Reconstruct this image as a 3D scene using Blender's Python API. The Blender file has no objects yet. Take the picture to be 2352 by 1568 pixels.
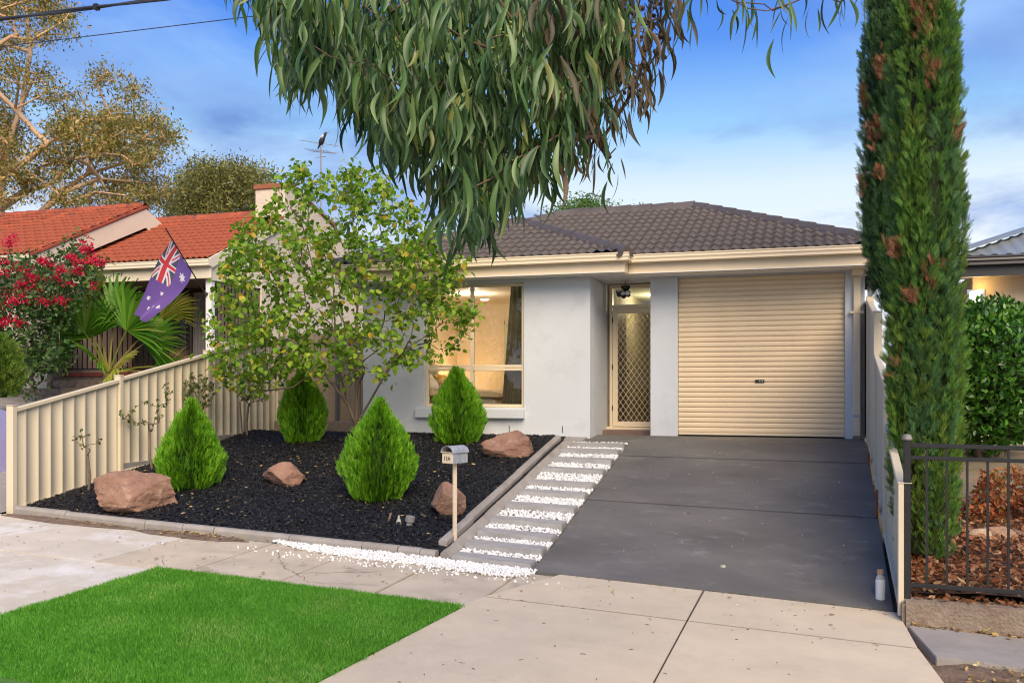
import bpy, bmesh, math, random
import numpy as np
from mathutils import Vector, Matrix

# ------------------------------------------------------------------ camera, sky, sun, exposure
scene = bpy.context.scene
COL = scene.collection
R = math.radians
CAM_Z = 0.76; FPX = 2175.0; CX = 1176.0; V0 = 888.0; YAW = R(18.05)
cd = bpy.data.cameras.new('camera'); cam = bpy.data.objects.new('camera', cd); COL.objects.link(cam)
cam.location = (0, 0, CAM_Z); cam.rotation_euler = (R(90), 0, YAW)
cd.sensor_width = 36; cd.lens = 36 * FPX / 2352; cd.shift_y = (V0 - 784) / 2352; cd.clip_end = 2000; cd.clip_start = 0.05
scene.camera = cam

SUN_EL = 40.0; SUN_AZ = -60.0            # azimuth from +X towards +Y
world = bpy.data.worlds.new('World'); scene.world = world; world.use_nodes = True
wn = world.node_tree.nodes; wl = world.node_tree.links; wn.clear()
def wnode(t, **k):
    n = wn.new(t)
    for a, b in k.items(): setattr(n, a, b)
    return n
out = wnode('ShaderNodeOutputWorld'); bg = wnode('ShaderNodeBackground'); bg.inputs[1].default_value = 0.15
sky = wnode('ShaderNodeTexSky', sky_type='NISHITA'); sky.sun_disc = False
sky.sun_elevation = R(SUN_EL); sky.sun_rotation = R(90 - SUN_AZ); sky.air_density = 1.0; sky.dust_density = 0.3; sky.ozone_density = 2.0
tc = wnode('ShaderNodeTexCoord'); sep = wnode('ShaderNodeSeparateXYZ'); wl.new(tc.outputs['Generated'], sep.inputs[0])
# clear evening sky: pale at the horizon, deep blue above
ramp = wnode('ShaderNodeValToRGB'); wl.new(sep.outputs[2], ramp.inputs[0])
e = ramp.color_ramp.elements
SKY = [(0.0, (8.4, 8.4, 8.5)), (0.13, (8.1, 8.4, 8.5)), (0.20, (6.9, 7.9, 8.6)), (0.26, (3.0, 5.7, 8.8)), (0.34, (0.7, 2.5, 8.0)), (0.42, (0.4, 1.7, 7.0)), (1.0, (0.7, 1.9, 6.2))]
e[0].position = 0; e[1].position = 1
for i in range(len(SKY) - 2): e.new(SKY[i + 1][0])
for el, (p, c) in zip(e, SKY): el.position = p; el.color = tuple(x / 10 for x in c) + (1,)
scl = wnode('ShaderNodeVectorMath', operation='SCALE'); wl.new(ramp.outputs[0], scl.inputs[0]); scl.inputs['Scale'].default_value = 5.9
mixs = wnode('ShaderNodeMix', data_type='RGBA'); mixs.inputs[0].default_value = 0.12
wl.new(scl.outputs[0], mixs.inputs[6]); wl.new(sky.outputs[0], mixs.inputs[7])
# clouds, flattened towards the horizon
div = wnode('ShaderNodeVectorMath', operation='DIVIDE'); wl.new(tc.outputs['Generated'], div.inputs[0])
ad = wnode('ShaderNodeMath', operation='ADD'); wl.new(sep.outputs[2], ad.inputs[0]); ad.inputs[1].default_value = 0.16
mx = wnode('ShaderNodeMath', operation='MAXIMUM'); wl.new(ad.outputs[0], mx.inputs[0]); mx.inputs[1].default_value = 0.05
cmb = wnode('ShaderNodeCombineXYZ')
for i in range(3): wl.new(mx.outputs[0], cmb.inputs[i])
wl.new(cmb.outputs[0], div.inputs[1])
mp = wnode('ShaderNodeMapping'); wl.new(div.outputs[0], mp.inputs[0]); mp.inputs['Location'].default_value = (1.3, 9.92, 0.15)
n1 = wnode('ShaderNodeTexNoise'); n1.inputs['Scale'].default_value = 0.95; n1.inputs['Detail'].default_value = 7; n1.inputs['Roughness'].default_value = 0.60; n1.inputs['Distortion'].default_value = 0.25
wl.new(mp.outputs[0], n1.inputs['Vector'])
cr = wnode('ShaderNodeValToRGB'); wl.new(n1.outputs[0], cr.inputs[0])
cr.color_ramp.elements[0].position = 0.475; cr.color_ramp.elements[1].position = 0.64
n2 = wnode('ShaderNodeTexNoise'); n2.inputs['Scale'].default_value = 2.3; n2.inputs['Detail'].default_value = 6
wl.new(mp.outputs[0], n2.inputs['Vector'])
cc = wnode('ShaderNodeValToRGB'); wl.new(n2.outputs[0], cc.inputs[0])
cc.color_ramp.elements[0].position = 0.35; cc.color_ramp.elements[0].color = (0.15, 0.26, 0.62, 1)
cc.color_ramp.elements[1].position = 0.72; cc.color_ramp.elements[1].color = (0.36, 0.58, 0.97, 1)
cs = wnode('ShaderNodeVectorMath', operation='SCALE'); wl.new(cc.outputs[0], cs.inputs[0]); cs.inputs['Scale'].default_value = 5.6
mixc = wnode('ShaderNodeMix', data_type='RGBA')
cm = wnode('ShaderNodeMath', operation='MULTIPLY'); wl.new(cr.outputs[0], cm.inputs[0]); cm.inputs[1].default_value = 0.85
wl.new(cm.outputs[0], mixc.inputs[0]); wl.new(mixs.outputs[2], mixc.inputs[6]); wl.new(cs.outputs[0], mixc.inputs[7])
wl.new(mixc.outputs[2], bg.inputs[0]); wl.new(bg.outputs[0], out.inputs[0])

sd = bpy.data.lights.new('sun', 'SUN'); sd.energy = 4.5; sd.angle = R(46); sd.color = (1.0, 0.83, 0.60)
sun = bpy.data.objects.new('sun', sd); COL.objects.link(sun)
sv = Vector((math.cos(R(SUN_EL)) * math.cos(R(SUN_AZ)), math.cos(R(SUN_EL)) * math.sin(R(SUN_AZ)), math.sin(R(SUN_EL))))
sun.rotation_euler = sv.to_track_quat('Z', 'Y').to_euler(); sun.location = (20, 30, 20)
vs = scene.view_settings
vs.view_transform = 'Standard'; vs.look = 'None'; vs.gamma = 1.0; vs.use_curve_mapping = False
vs.exposure = 0.40
try: scene.cycles.filter_width = 1.15
except Exception: pass

# ------------------------------------------------------------------ helpers
rng = np.random.default_rng(11); random.seed(11)
FW = np.array([-math.sin(YAW), math.cos(YAW), 0.]); RT = np.array([math.cos(YAW), math.sin(YAW), 0.]); UP = np.array([0, 0, 1.]); CC = np.array([0, 0, CAM_Z])
def ray(u, v): return FW + RT * ((u - CX) / FPX) + UP * ((V0 - v) / FPX)
def aY(u, v, Y): d = ray(u, v); return CC + d * (Y / d[1])
def aX(u, v, X): d = ray(u, v); return CC + d * (X / d[0])
def aF(u, v, s): return CC + ray(u, v) * s
def G(X, Y):
    X = np.asarray(X, float); Y = np.asarray(Y, float)
    zs = -1.24 - 0.044 * (np.clip(X, -26, 16) - 0.63)
    t = np.clip((Y - 9.3) / 5.3, 0, 1)
    return np.where(Y < 9.3, zs - 0.02 * (9.3 - np.maximum(Y, 2.8)), zs * (1 - t) - 0.03 * t)
def gnd(u, v):
    d = ray(u, v); s = np.linspace(3, 30, 6000); P = CC + d * s[:, None]
    k = np.argmax(P[:, 2] < G(P[:, 0], P[:, 1])); return P[k]

def link(o, parent=None):
    COL.objects.link(o)
    if parent is not None:
        o.parent = parent
        o.matrix_parent_inverse = Matrix.Translation(parent.location).inverted() if parent.type == 'EMPTY' else Matrix()
    return o
def tag(o, label, cat, group=None):
    o['label'] = label; o['category'] = cat
    if group: o['group'] = group
    return o
def thing(name, label, cat, loc=(0, 0, 0), group=None):
    o = bpy.data.objects.new(name, None); o.location = loc; o.empty_display_size = 0.2; COL.objects.link(o)
    return tag(o, label, cat, group)
def kind(o, k): o['kind'] = k; return o

def fmesh(name, V, F, mat, smooth=False):
    """numpy verts (n,3), faces (m,k)"""
    V = np.asarray(V, np.float32); F = np.asarray(F, np.int32); m = bpy.data.meshes.new(name); k = F.shape[1]
    m.vertices.add(len(V)); m.vertices.foreach_set('co', V.ravel())
    m.loops.add(F.size); m.loops.foreach_set('vertex_index', F.ravel())
    m.polygons.add(len(F)); m.polygons.foreach_set('loop_start', np.arange(0, F.size, k, dtype=np.int32))
    if smooth: m.polygons.foreach_set('use_smooth', np.ones(len(F), bool))
    m.update(calc_edges=True); m.validate()
    if mat: m.materials.append(mat)
    return m
def fobj(name, V, F, mat, parent=None, smooth=False): return link(bpy.data.objects.new(name, fmesh(name, V, F, mat, smooth)), parent)

class MB:
    """collects shapes; build() links them as one mesh"""
    def __init__(s): s.v = []; s.f = []
    def add(s, vs, fs):
        n = len(s.v); s.v += [tuple(map(float, p)) for p in vs]; s.f += [tuple(n + i for i in f) for f in fs]; return s
    def box(s, x0, x1, y0, y1, z0, z1, M=None):
        p = [(x, y, z) for x in (x0, x1) for y in (y0, y1) for z in (z0, z1)]
        if M is not None: p = [M @ Vector(q) for q in p]
        return s.add(p, [(0, 1, 3, 2), (4, 6, 7, 5), (0, 4, 5, 1), (2, 3, 7, 6), (0, 2, 6, 4), (1, 5, 7, 3)])
    def bar(s, a, b, w, h, up=(0, 0, 1)):
        a = Vector(a); b = Vector(b); d = (b - a); L = d.length; d.normalize()
        upv = Vector(up); sd = d.cross(upv)
        if sd.length < 1e-4: sd = d.cross(Vector((1, 0, 0)))
        sd.normalize(); n = sd.cross(d)
        M = Matrix((sd, d, n)).transposed().to_4x4(); M.translation = a
        return s.box(-w / 2, w / 2, 0, L, -h / 2, h / 2, M)
    def prism(s, poly, ax, lo, hi):
        """poly in the two axes other than ax, extruded from lo to hi along ax"""
        def mk(p, t):
            q = list(p); q.insert(ax, t); return tuple(q)
        n = len(poly); vs = [mk(p, lo) for p in poly] + [mk(p, hi) for p in poly]
        fs = [tuple(range(n))[::-1], tuple(range(n, 2 * n))] + [(i, (i + 1) % n, n + (i + 1) % n, n + i) for i in range(n)]
        return s.add(vs, fs)
    def tube(s, pts, rad, n=8, cap=True):
        pts = [Vector(p) for p in pts]
        if not hasattr(rad, '__len__'): rad = [rad] * len(pts)
        rings = []
        for i, p in enumerate(pts):
            d = (pts[min(i + 1, len(pts) - 1)] - pts[max(i - 1, 0)]).normalized()
            a = d.cross(Vector((0, 0, 1)))
            if a.length < 1e-3: a = d.cross(Vector((1, 0, 0)))
            a.normalize(); b = d.cross(a)
            rings.append([p + (a * math.cos(2 * math.pi * k / n) + b * math.sin(2 * math.pi * k / n)) * rad[i] for k in range(n)])
        vs = [q for r in rings for q in r]; fs = []
        for i in range(len(pts) - 1):
            for k in range(n): fs.append((i * n + k, i * n + (k + 1) % n, (i + 1) * n + (k + 1) % n, (i + 1) * n + k))
        if cap: fs += [tuple(range(n))[::-1], tuple(range((len(pts) - 1) * n, len(pts) * n))]
        return s.add(vs, fs)
    def lathe(s, prof, c=(0, 0, 0), n=20, M=None):
        vs = []; fs = []
        for r, z in prof:
            for k in range(n):
                q = Vector((r * math.cos(2 * math.pi * k / n), r * math.sin(2 * math.pi * k / n), z))
                if M is not None: q = M @ q
                vs.append(q + Vector(c))
        for i in range(len(prof) - 1):
            for k in range(n): fs.append((i * n + k, i * n + (k + 1) % n, (i + 1) * n + (k + 1) % n, (i + 1) * n + k))
        fs += [tuple(range(n))[::-1], tuple(range((len(prof) - 1) * n, len(prof) * n))]
        return s.add(vs, fs)
    def build(s, name, mat, parent=None, bevel=0, smooth=False, seg=1):
        m = bpy.data.meshes.new(name); m.from_pydata(s.v, [], s.f)
        bm = bmesh.new(); bm.from_mesh(m); bmesh.ops.recalc_face_normals(bm, faces=bm.faces)
        if bevel: bmesh.ops.bevel(bm, geom=list(bm.edges), offset=bevel, segments=seg, affect='EDGES', profile=0.6, clamp_overlap=True)
        bm.to_mesh(m); bm.free()
        if smooth: m.polygons.foreach_set('use_smooth', [True] * len(m.polygons))
        m.materials.append(mat)
        return link(bpy.data.objects.new(name, m), parent)
def smooth_angle(o, a=40):
    m = o.data; m.polygons.foreach_set('use_smooth', [True] * len(m.polygons))
    try: m.set_sharp_from_angle(angle=R(a))
    except Exception: pass
    return o

def hash01(I, seed):
    I = I.astype(np.int64); h = (I[..., 0] * 374761393 + I[..., 1] * 668265263 + I[..., 2] * 2147483647 + seed * 974711) & 0x7fffffff
    h = ((h ^ (h >> 13)) * 1274126177) & 0x7fffffff
    return ((h ^ (h >> 16)) & 0xffff) / 65535.0
def vnoise(P, sc=1.0, seed=0, octv=3):
    P = np.asarray(P, float) * sc; tot = 0; amp = 1; s = 0
    for o in range(octv):
        I = np.floor(P); f = P - I; f = f * f * (3 - 2 * f); r = 0
        for dx in (0, 1):
            for dy in (0, 1):
                for dz in (0, 1):
                    w = (f[..., 0] if dx else 1 - f[..., 0]) * (f[..., 1] if dy else 1 - f[..., 1]) * (f[..., 2] if dz else 1 - f[..., 2])
                    r = r + w * hash01(I + np.array([dx, dy, dz]), seed + o * 17)
        tot = tot + amp * (r - 0.5); s += amp; amp *= 0.5; P = P * 2.03 + 7.1
    return tot / s * 2
def norm(a): return a / np.maximum(np.linalg.norm(a, axis=-1, keepdims=True), 1e-9)
def frames(d, nrm):
    """columns: side, dir, normal"""
    d = norm(d); sd = norm(np.cross(d, nrm)); n = np.cross(sd, d)
    return np.stack([sd, d, n], axis=-1)
def scatter(tv, tf, fr, pos, sc):
    tv = np.asarray(tv, float); tf = np.asarray(tf)
    sc = np.asarray(sc, float)
    if sc.ndim == 1: sc = sc[:, None]
    V = np.einsum('nij,nkj->nki', fr, tv[None] * sc[:, None, :]) + pos[:, None, :]
    F = tf[None] + (np.arange(len(pos)) * len(tv))[:, None, None]
    return V.reshape(-1, 3), F.reshape(-1, tf.shape[1])
def inpoly(u, v, poly):
    poly = np.asarray(poly, float); c = np.zeros(len(u), bool); n = len(poly)
    for i in range(n):
        a = poly[i]; b = poly[(i + 1) % n]
        k = ((a[1] > v) != (b[1] > v)) & (u < (b[0] - a[0]) * (v - a[1]) / (b[1] - a[1] + 1e-9) + a[0]); c ^= k
    return c
def polysample(poly, n):
    poly = np.asarray(poly, float); lo = poly.min(0); hi = poly.max(0); o = np.zeros((0, 2))
    while len(o) < n:
        q = rng.uniform(lo, hi, (n * 2, 2)); o = np.vstack([o, q[inpoly(q[:, 0], q[:, 1], poly)]])
    return o[:n]
def pxpts(uv, s):
    uv = np.asarray(uv, float); s = np.asarray(s, float)
    return CC + (FW + RT * ((uv[:, 0:1] - CX) / FPX) + UP * ((V0 - uv[:, 1:2]) / FPX)) * s[:, None]

def grow(trunk, targets, up=0.25, step=0.25, jit=0.03, pathw=0.35, sag=0.0):
    """trunk: list of polylines (sharing first point ok). connects every target to the nearest node; returns nodes, parents"""
    N = []; P = []; D = []
    for ti, tr in enumerate(trunk):
        for i, p in enumerate(tr):
            p = np.array(p, float)
            if i == 0 and ti > 0:
                k = int(np.argmin([np.linalg.norm(q - p) for q in N])); last = k; continue
            N.append(p); P.append(-1 if len(N) == 1 else last); D.append(0 if len(N) == 1 else D[last] + np.linalg.norm(p - N[last])); last = len(N) - 1
    base = N[0]
    for t in sorted(map(np.array, targets), key=lambda q: np.linalg.norm(q - base)):
        A = np.array(N); d = np.linalg.norm(A - t, axis=1) + pathw * 0.3 * np.array(D) + 0.25 * np.maximum(A[:, 2] - t[2], 0) * (0 if sag else 1)
        k = int(np.argmin(d)); a = N[k]; L = np.linalg.norm(t - a)
        if L < 0.02: continue
        n = max(1, int(L / step)); mid = (a + t) / 2 + np.array([0, 0, (up - sag) * L * 0.35]) + rng.normal(0, jit * L * 2, 3); last = k
        for i in range(1, n + 1):
            s = i / n; p = a * (1 - s) ** 2 + mid * 2 * s * (1 - s) + t * s * s
            if i < n: p = p + rng.normal(0, jit * 0.6 * min(L, 1), 3)
            N.append(p); P.append(last); D.append(D[last] + np.linalg.norm(p - N[last])); last = len(N) - 1
    return np.array(N), np.array(P)
def radii(P, rtip, power=0.5, rmax=9):
    c = np.zeros(len(P)); ch = np.bincount(P[P >= 0], minlength=len(P)); c[ch == 0] = 1
    for i in range(len(P) - 1, 0, -1): c[P[i]] += c[i]
    return np.minimum(rtip * np.maximum(c, 1) ** power, rmax)
def skeleton(N, P, r, n=6):
    idx = np.where(P >= 0)[0]; a = N[P[idx]]; b = N[idx]; d = norm(b - a)
    ref = np.where(np.abs(d[:, 2:3]) > 0.9, np.array([[1., 0, 0]]), np.array([[0, 0, 1.]]))
    s = norm(np.cross(d, ref)); q = np.cross(d, s); ang = np.arange(n) * 2 * np.pi / n
    ring = s[:, None] * np.cos(ang)[None, :, None] + q[:, None] * np.sin(ang)[None, :, None]
    ra = np.minimum(r[P[idx]], r[idx] * 1.5); V = np.concatenate([a[:, None] + ring * ra[:, None, None] - d[:, None] * (ra * 0.3)[:, None, None], b[:, None] + ring * r[idx][:, None, None]], axis=1)
    f = np.array([(k, (k + 1) % n, n + (k + 1) % n, n + k) for k in range(n)])
    return V.reshape(-1, 3), (f[None] + (np.arange(len(idx)) * 2 * n)[:, None, None]).reshape(-1, 4)

# ------------------------------------------------------------------ materials
def srgb(*c): return tuple(((x / 255) / 12.92 if x / 255 <= 0.04045 else ((x / 255 + 0.055) / 1.055) ** 2.4) for x in c)
def M_(name, col, rough=0.7, var=0.0, vscale=4.0, col2=None, bump=0.0, bscale=60.0, metal=0.0, spec=0.4, detail=6.0, stretch=None, island=0.0, spots=None, coat=0.0):
    m = bpy.data.materials.new(name); m.use_nodes = True; nt = m.node_tree; b = nt.nodes['Principled BSDF']; L = nt.links
    b.inputs['Roughness'].default_value = rough; b.inputs['Metallic'].default_value = metal; b.inputs['Specular IOR Level'].default_value = spec
    if coat: b.inputs['Coat Weight'].default_value = coat
    b.inputs['Base Color'].default_value = tuple(col) + (1,)
    tcn = nt.nodes.new('ShaderNodeTexCoord'); vec = tcn.outputs['Object']
    if stretch:
        mpn = nt.nodes.new('ShaderNodeMapping'); mpn.inputs['Scale'].default_value = stretch; L.new(vec, mpn.inputs[0]); vec = mpn.outputs[0]
    csock = None
    if var or col2:
        nz = nt.nodes.new('ShaderNodeTexNoise'); nz.inputs['Scale'].default_value = vscale; nz.inputs['Detail'].default_value = detail; nz.inputs['Roughness'].default_value = 0.62; L.new(vec, nz.inputs['Vector'])
        rp = nt.nodes.new('ShaderNodeValToRGB'); L.new(nz.outputs[0], rp.inputs[0]); rp.color_ramp.elements[0].position = 0.32; rp.color_ramp.elements[1].position = 0.68
        c2 = col2 if col2 else tuple(x * (1 + var) for x in col); c1 = col if col2 else tuple(x * (1 - var) for x in col)
        rp.color_ramp.elements[0].color = tuple(c1) + (1,); rp.color_ramp.elements[1].color = tuple(c2) + (1,); csock = rp.outputs[0]
    if spots:   # (colour, scale, lo, hi)
        sc_, ss, lo, hi = spots
        nz2 = nt.nodes.new('ShaderNodeTexNoise'); nz2.inputs['Scale'].default_value = ss; nz2.inputs['Detail'].default_value = 8; nz2.inputs['Roughness'].default_value = 0.7; L.new(vec, nz2.inputs['Vector'])
        mr = nt.nodes.new('ShaderNodeMapRange'); mr.inputs[1].default_value = lo; mr.inputs[2].default_value = hi; L.new(nz2.outputs[0], mr.inputs[0])
        mxn = nt.nodes.new('ShaderNodeMix'); mxn.data_type = 'RGBA'; L.new(mr.outputs[0], mxn.inputs[0])
        if csock: L.new(csock, mxn.inputs[6])
        else: mxn.inputs[6].default_value = tuple(col) + (1,)
        mxn.inputs[7].default_value = tuple(sc_) + (1,); csock = mxn.outputs[2]
    if island:
        gi = nt.nodes.new('ShaderNodeNewGeometry'); mr = nt.nodes.new('ShaderNodeMapRange'); mr.inputs[3].default_value = 1 - island; mr.inputs[4].default_value = 1 + island; L.new(gi.outputs['Random Per Island'], mr.inputs[0])
        vm = nt.nodes.new('ShaderNodeVectorMath'); vm.operation = 'SCALE'; L.new(mr.outputs[0], vm.inputs['Scale'])
        if csock: L.new(csock, vm.inputs[0])
        else: vm.inputs[0].default_value = tuple(col)
        csock = vm.outputs[0]
    if csock: L.new(csock, b.inputs['Base Color'])
    if bump:
        nb = nt.nodes.new('ShaderNodeTexNoise'); nb.inputs['Scale'].default_value = bscale; nb.inputs['Detail'].default_value = 5; L.new(vec, nb.inputs['Vector'])
        bp = nt.nodes.new('ShaderNodeBump'); bp.inputs['Strength'].default_value = bump; bp.inputs['Distance'].default_value = 0.02; L.new(nb.outputs[0], bp.inputs['Height']); L.new(bp.outputs[0], b.inputs['Normal'])
    return m
def LEAF(name, cols, trans=0.35, rough=0.45, spec=0.35, patch=None):
    """leaf material: a different tint for each leaf, light passing through"""
    m = bpy.data.materials.new(name); m.use_nodes = True; nt = m.node_tree; L = nt.links; b = nt.nodes['Principled BSDF']; o = nt.nodes['Material Output']
    gi = nt.nodes.new('ShaderNodeNewGeometry'); rp = nt.nodes.new('ShaderNodeValToRGB'); oi = nt.nodes.new('ShaderNodeObjectInfo')
    ad = nt.nodes.new('ShaderNodeMath'); ad.operation = 'ADD'; L.new(gi.outputs['Random Per Island'], ad.inputs[0]); L.new(oi.outputs['Random'], ad.inputs[1])
    fr = nt.nodes.new('ShaderNodeMath'); fr.operation = 'FRACT'; L.new(ad.outputs[0], fr.inputs[0]); L.new(fr.outputs[0], rp.inputs[0])
    el = rp.color_ramp.elements; el[0].position = 0; el[1].position = 1
    for i in range(len(cols) - 2): el.new(cols[i + 1][0])
    for q, (p, c) in zip(el, cols): q.position = p; q.color = tuple(c) + (1,)
    if patch:     # patchy growth: slow change of tint from place to place
        tcn = nt.nodes.new('ShaderNodeTexCoord'); nz = nt.nodes.new('ShaderNodeTexNoise'); nz.inputs['Scale'].default_value = patch[0]; nz.inputs['Detail'].default_value = 4; L.new(tcn.outputs['Object'], nz.inputs['Vector'])
        mr = nt.nodes.new('ShaderNodeMapRange'); mr.inputs[1].default_value = .3; mr.inputs[2].default_value = .7; mr.inputs[3].default_value = patch[1]; mr.inputs[4].default_value = patch[2]; L.new(nz.outputs[0], mr.inputs[0])
        a2 = nt.nodes.new('ShaderNodeMath'); a2.operation = 'MULTIPLY'; a2.use_clamp = True; L.new(fr.outputs[0], a2.inputs[0]); L.new(mr.outputs[0], a2.inputs[1]); L.new(a2.outputs[0], rp.inputs[0])
    L.new(rp.outputs[0], b.inputs['Base Color']); b.inputs['Roughness'].default_value = rough; b.inputs['Specular IOR Level'].default_value = spec
    tr = nt.nodes.new('ShaderNodeBsdfTranslucent'); L.new(rp.outputs[0], tr.inputs[0]); ms = nt.nodes.new('ShaderNodeMixShader'); ms.inputs[0].default_value = trans
    L.new(b.outputs[0], ms.inputs[1]); L.new(tr.outputs[0], ms.inputs[2]); L.new(ms.outputs[0], o.inputs[0])
    return m
def GLASS(name, tint=(0.9, 0.95, 0.95), refl=1.0):
    m = bpy.data.materials.new(name); m.use_nodes = True; nt = m.node_tree; L = nt.links; nt.nodes.remove(nt.nodes['Principled BSDF']); o = nt.nodes['Material Output']
    t = nt.nodes.new('ShaderNodeBsdfTransparent'); t.inputs[0].default_value = tuple(tint) + (1,); g = nt.nodes.new('ShaderNodeBsdfGlossy'); g.inputs['Roughness'].default_value = 0.01
    f = nt.nodes.new('ShaderNodeFresnel'); f.inputs[0].default_value = 1.5; mm = nt.nodes.new('ShaderNodeMath'); mm.operation = 'MULTIPLY'; mm.inputs[1].default_value = refl; L.new(f.outputs[0], mm.inputs[0])
    ms = nt.nodes.new('ShaderNodeMixShader'); L.new(mm.outputs[0], ms.inputs[0]); L.new(t.outputs[0], ms.inputs[1]); L.new(g.outputs[0], ms.inputs[2]); L.new(ms.outputs[0], o.inputs[0])
    return m
def EMIT(name, col, s):
    m = bpy.data.materials.new(name); m.use_nodes = True; b = m.node_tree.nodes['Principled BSDF']; b.inputs['Base Color'].default_value = tuple(col) + (1,)
    b.inputs['Emission Color'].default_value = tuple(col) + (1,); b.inputs['Emission Strength'].default_value = s; return m

m_wall = M_('white_render', (0.58, 0.605, 0.63), 0.85, 0.035, 1.3, bump=0.3, bscale=160, spec=0.2, spots=((0.47, 0.48, 0.49), 2.2, 0.55, 0.85))
m_soffit = M_('soffit_white', (0.72, 0.71, 0.69), 0.8, 0.03, 2)
m_cream = M_('cream_metal', (0.70, 0.58, 0.41), 0.42, 0.03, 2.5, spec=0.4)
m_door = M_('roller_door_cream', (0.76, 0.60, 0.40), 0.45, 0.035, 1.8, spec=0.35)
m_tile = M_('dark_roof_tile', (0.088, 0.073, 0.068), 0.6, 0.2, 2.2, bump=0.25, bscale=90, spots=((0.125, 0.105, 0.095), 9, 0.55, 0.8))
m_under = M_('roof_underlay', (0.06, 0.05, 0.047), 0.9)
m_drive = M_('charcoal_concrete', (0.122, 0.116, 0.106), 0.62, 0.24, 0.8, bump=0.35, bscale=110, spots=((0.25, 0.24, 0.24), 2.6, 0.56, 0.84), detail=12, stretch=(1.0, 1.7, 1))
m_apron = M_('pale_concrete', (0.585, 0.49, 0.355), 0.85, 0.08, 2.2, bump=0.35, bscale=150, spots=((0.46, 0.36, 0.26), 2.6, 0.58, 0.84), detail=9)
m_path = M_('footpath_concrete', (0.50, 0.425, 0.32), 0.88, 0.14, 2.0, bump=0.4, bscale=120, spots=((0.22, 0.165, 0.12), 2.3, 0.56, 0.78), detail=9)
m_path2 = M_('washed_concrete', (0.53, 0.475, 0.385), 0.88, 0.12, 1.4, bump=0.4, bscale=120, spots=((0.68, 0.66, 0.63), 0.75, 0.50, 0.66), detail=9)
m_gpath = M_('grey_concrete', (0.30, 0.27, 0.245), 0.88, 0.14, 3.0, bump=0.4, bscale=140, spots=((0.33, 0.31, 0.29), 5, 0.58, 0.75), detail=9)
m_kerb = M_('kerb_concrete', (0.29, 0.265, 0.24), 0.88, 0.16, 3.5, bump=0.4, bscale=90, spots=((0.17, 0.15, 0.13), 3, 0.56, 0.76))
m_sleeper = M_('stepping_slab_concrete', (0.33, 0.32, 0.31), 0.82, 0.18, 3.0, bump=0.4, bscale=60, stretch=(1, 6, 1), spots=((0.30, 0.285, 0.27), 4, 0.55, 0.8))
m_soil = M_('dry_soil', (0.17, 0.115, 0.08), 0.95, 0.3, 6, bump=0.8, bscale=45, spots=((0.30, 0.22, 0.15), 22, 0.58, 0.72))
m_ground = M_('earth', (0.16, 0.13, 0.09), 0.95, 0.25, 1.5, bump=0.5, bscale=20)
m_road = M_('asphalt', (0.05, 0.05, 0.052), 0.85, 0.15, 3, bump=0.5, bscale=120)
m_mulch = M_('black_mulch', (0.006, 0.006, 0.007), 0.85, 0.4, 18, bump=0.8, bscale=80)
m_chip = M_('black_bark_chip', (0.0085, 0.0082, 0.0095), 0.5, island=0.8, spec=0.4)
m_pebble = M_('white_pebble', (0.76, 0.76, 0.75), 0.6, island=0.16, spec=0.3)
m_rock = M_('red_sandstone', (0.17, 0.092, 0.065), 0.9, col2=(0.31, 0.18, 0.125), vscale=4.5, bump=1.0, bscale=22, detail=10, spots=((0.38, 0.25, 0.185), 6, 0.55, 0.72))
m_black = M_('black_steel', (0.016, 0.016, 0.018), 0.45, 0.2, 10, spec=0.45, spots=((0.10, 0.09, 0.08), 25, 0.72, 0.85))
m_fence = M_('cream_fence_steel', (0.60, 0.525, 0.385), 0.5, 0.05, 1.5, spec=0.3, spots=((0.42, 0.34, 0.22), 2.5, 0.63, 0.85), stretch=(1, 1, 0.35))
m_rust = M_('rusty_steel', (0.26, 0.09, 0.03), 0.9, 0.4, 12)
m_bark = M_('grey_brown_bark', (0.17, 0.125, 0.09), 0.9, 0.3, 8, bump=0.7, bscale=50, stretch=(1, 1, 0.3))
m_gumbark = M_('smooth_sunlit_gum_bark', (0.56, 0.33, 0.18), 0.75, col2=(0.70, 0.52, 0.36), vscale=1.2, bump=0.3, bscale=12)  # warm low sunlight on the limbs put into the bark colour
m_twig = M_('brown_twig', (0.115, 0.068, 0.042), 0.8, 0.2, 9)
m_conc = M_('rough_concrete', (0.25, 0.195, 0.15), 0.95, 0.2, 5, bump=0.9, bscale=40, spots=((0.15, 0.085, 0.05), 3, 0.52, 0.75))
m_glass = GLASS('window_glass', (0.93, 0.93, 0.9), 1.3)
# ------------------------------------------------------------------ ground sheets
def sheet(name, xs, ys, zf, mat, parent=None, smooth=True):
    X, Y = np.meshgrid(xs, ys, indexing='ij'); V = np.stack([X, Y, zf(X, Y)], -1).reshape(-1, 3)
    n, m = len(xs), len(ys); i, j = np.meshgrid(np.arange(n - 1), np.arange(m - 1), indexing='ij')
    a = (i * m + j).ravel(); F = np.stack([a, a + m, a + m + 1, a + 1], -1)
    return fobj(name, V, F, mat, parent, smooth)
xs = np.concatenate([[-600, -200, -80, -40], np.arange(-30, 30.1, 2.0), [40, 80, 200, 600]])
ys = np.concatenate([[-600, -200, -60, -20, -8, 0, 2.8, 5, 7, 9.0, 9.3], np.arange(10.3, 15, 1.0), [14.6, 18, 25, 40, 80, 200, 600]])
def zg(X, Y): return G(X, Y) - 0.12
kind(sheet('ground', xs, ys, zg, m_ground), 'structure')
kind(sheet('road', np.arange(-60, 61, 4.), np.array([-6., -2, 2.3]), lambda X, Y: G(X, Y * 0 + 2.8) - 0.10, m_road), 'structure')

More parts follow.
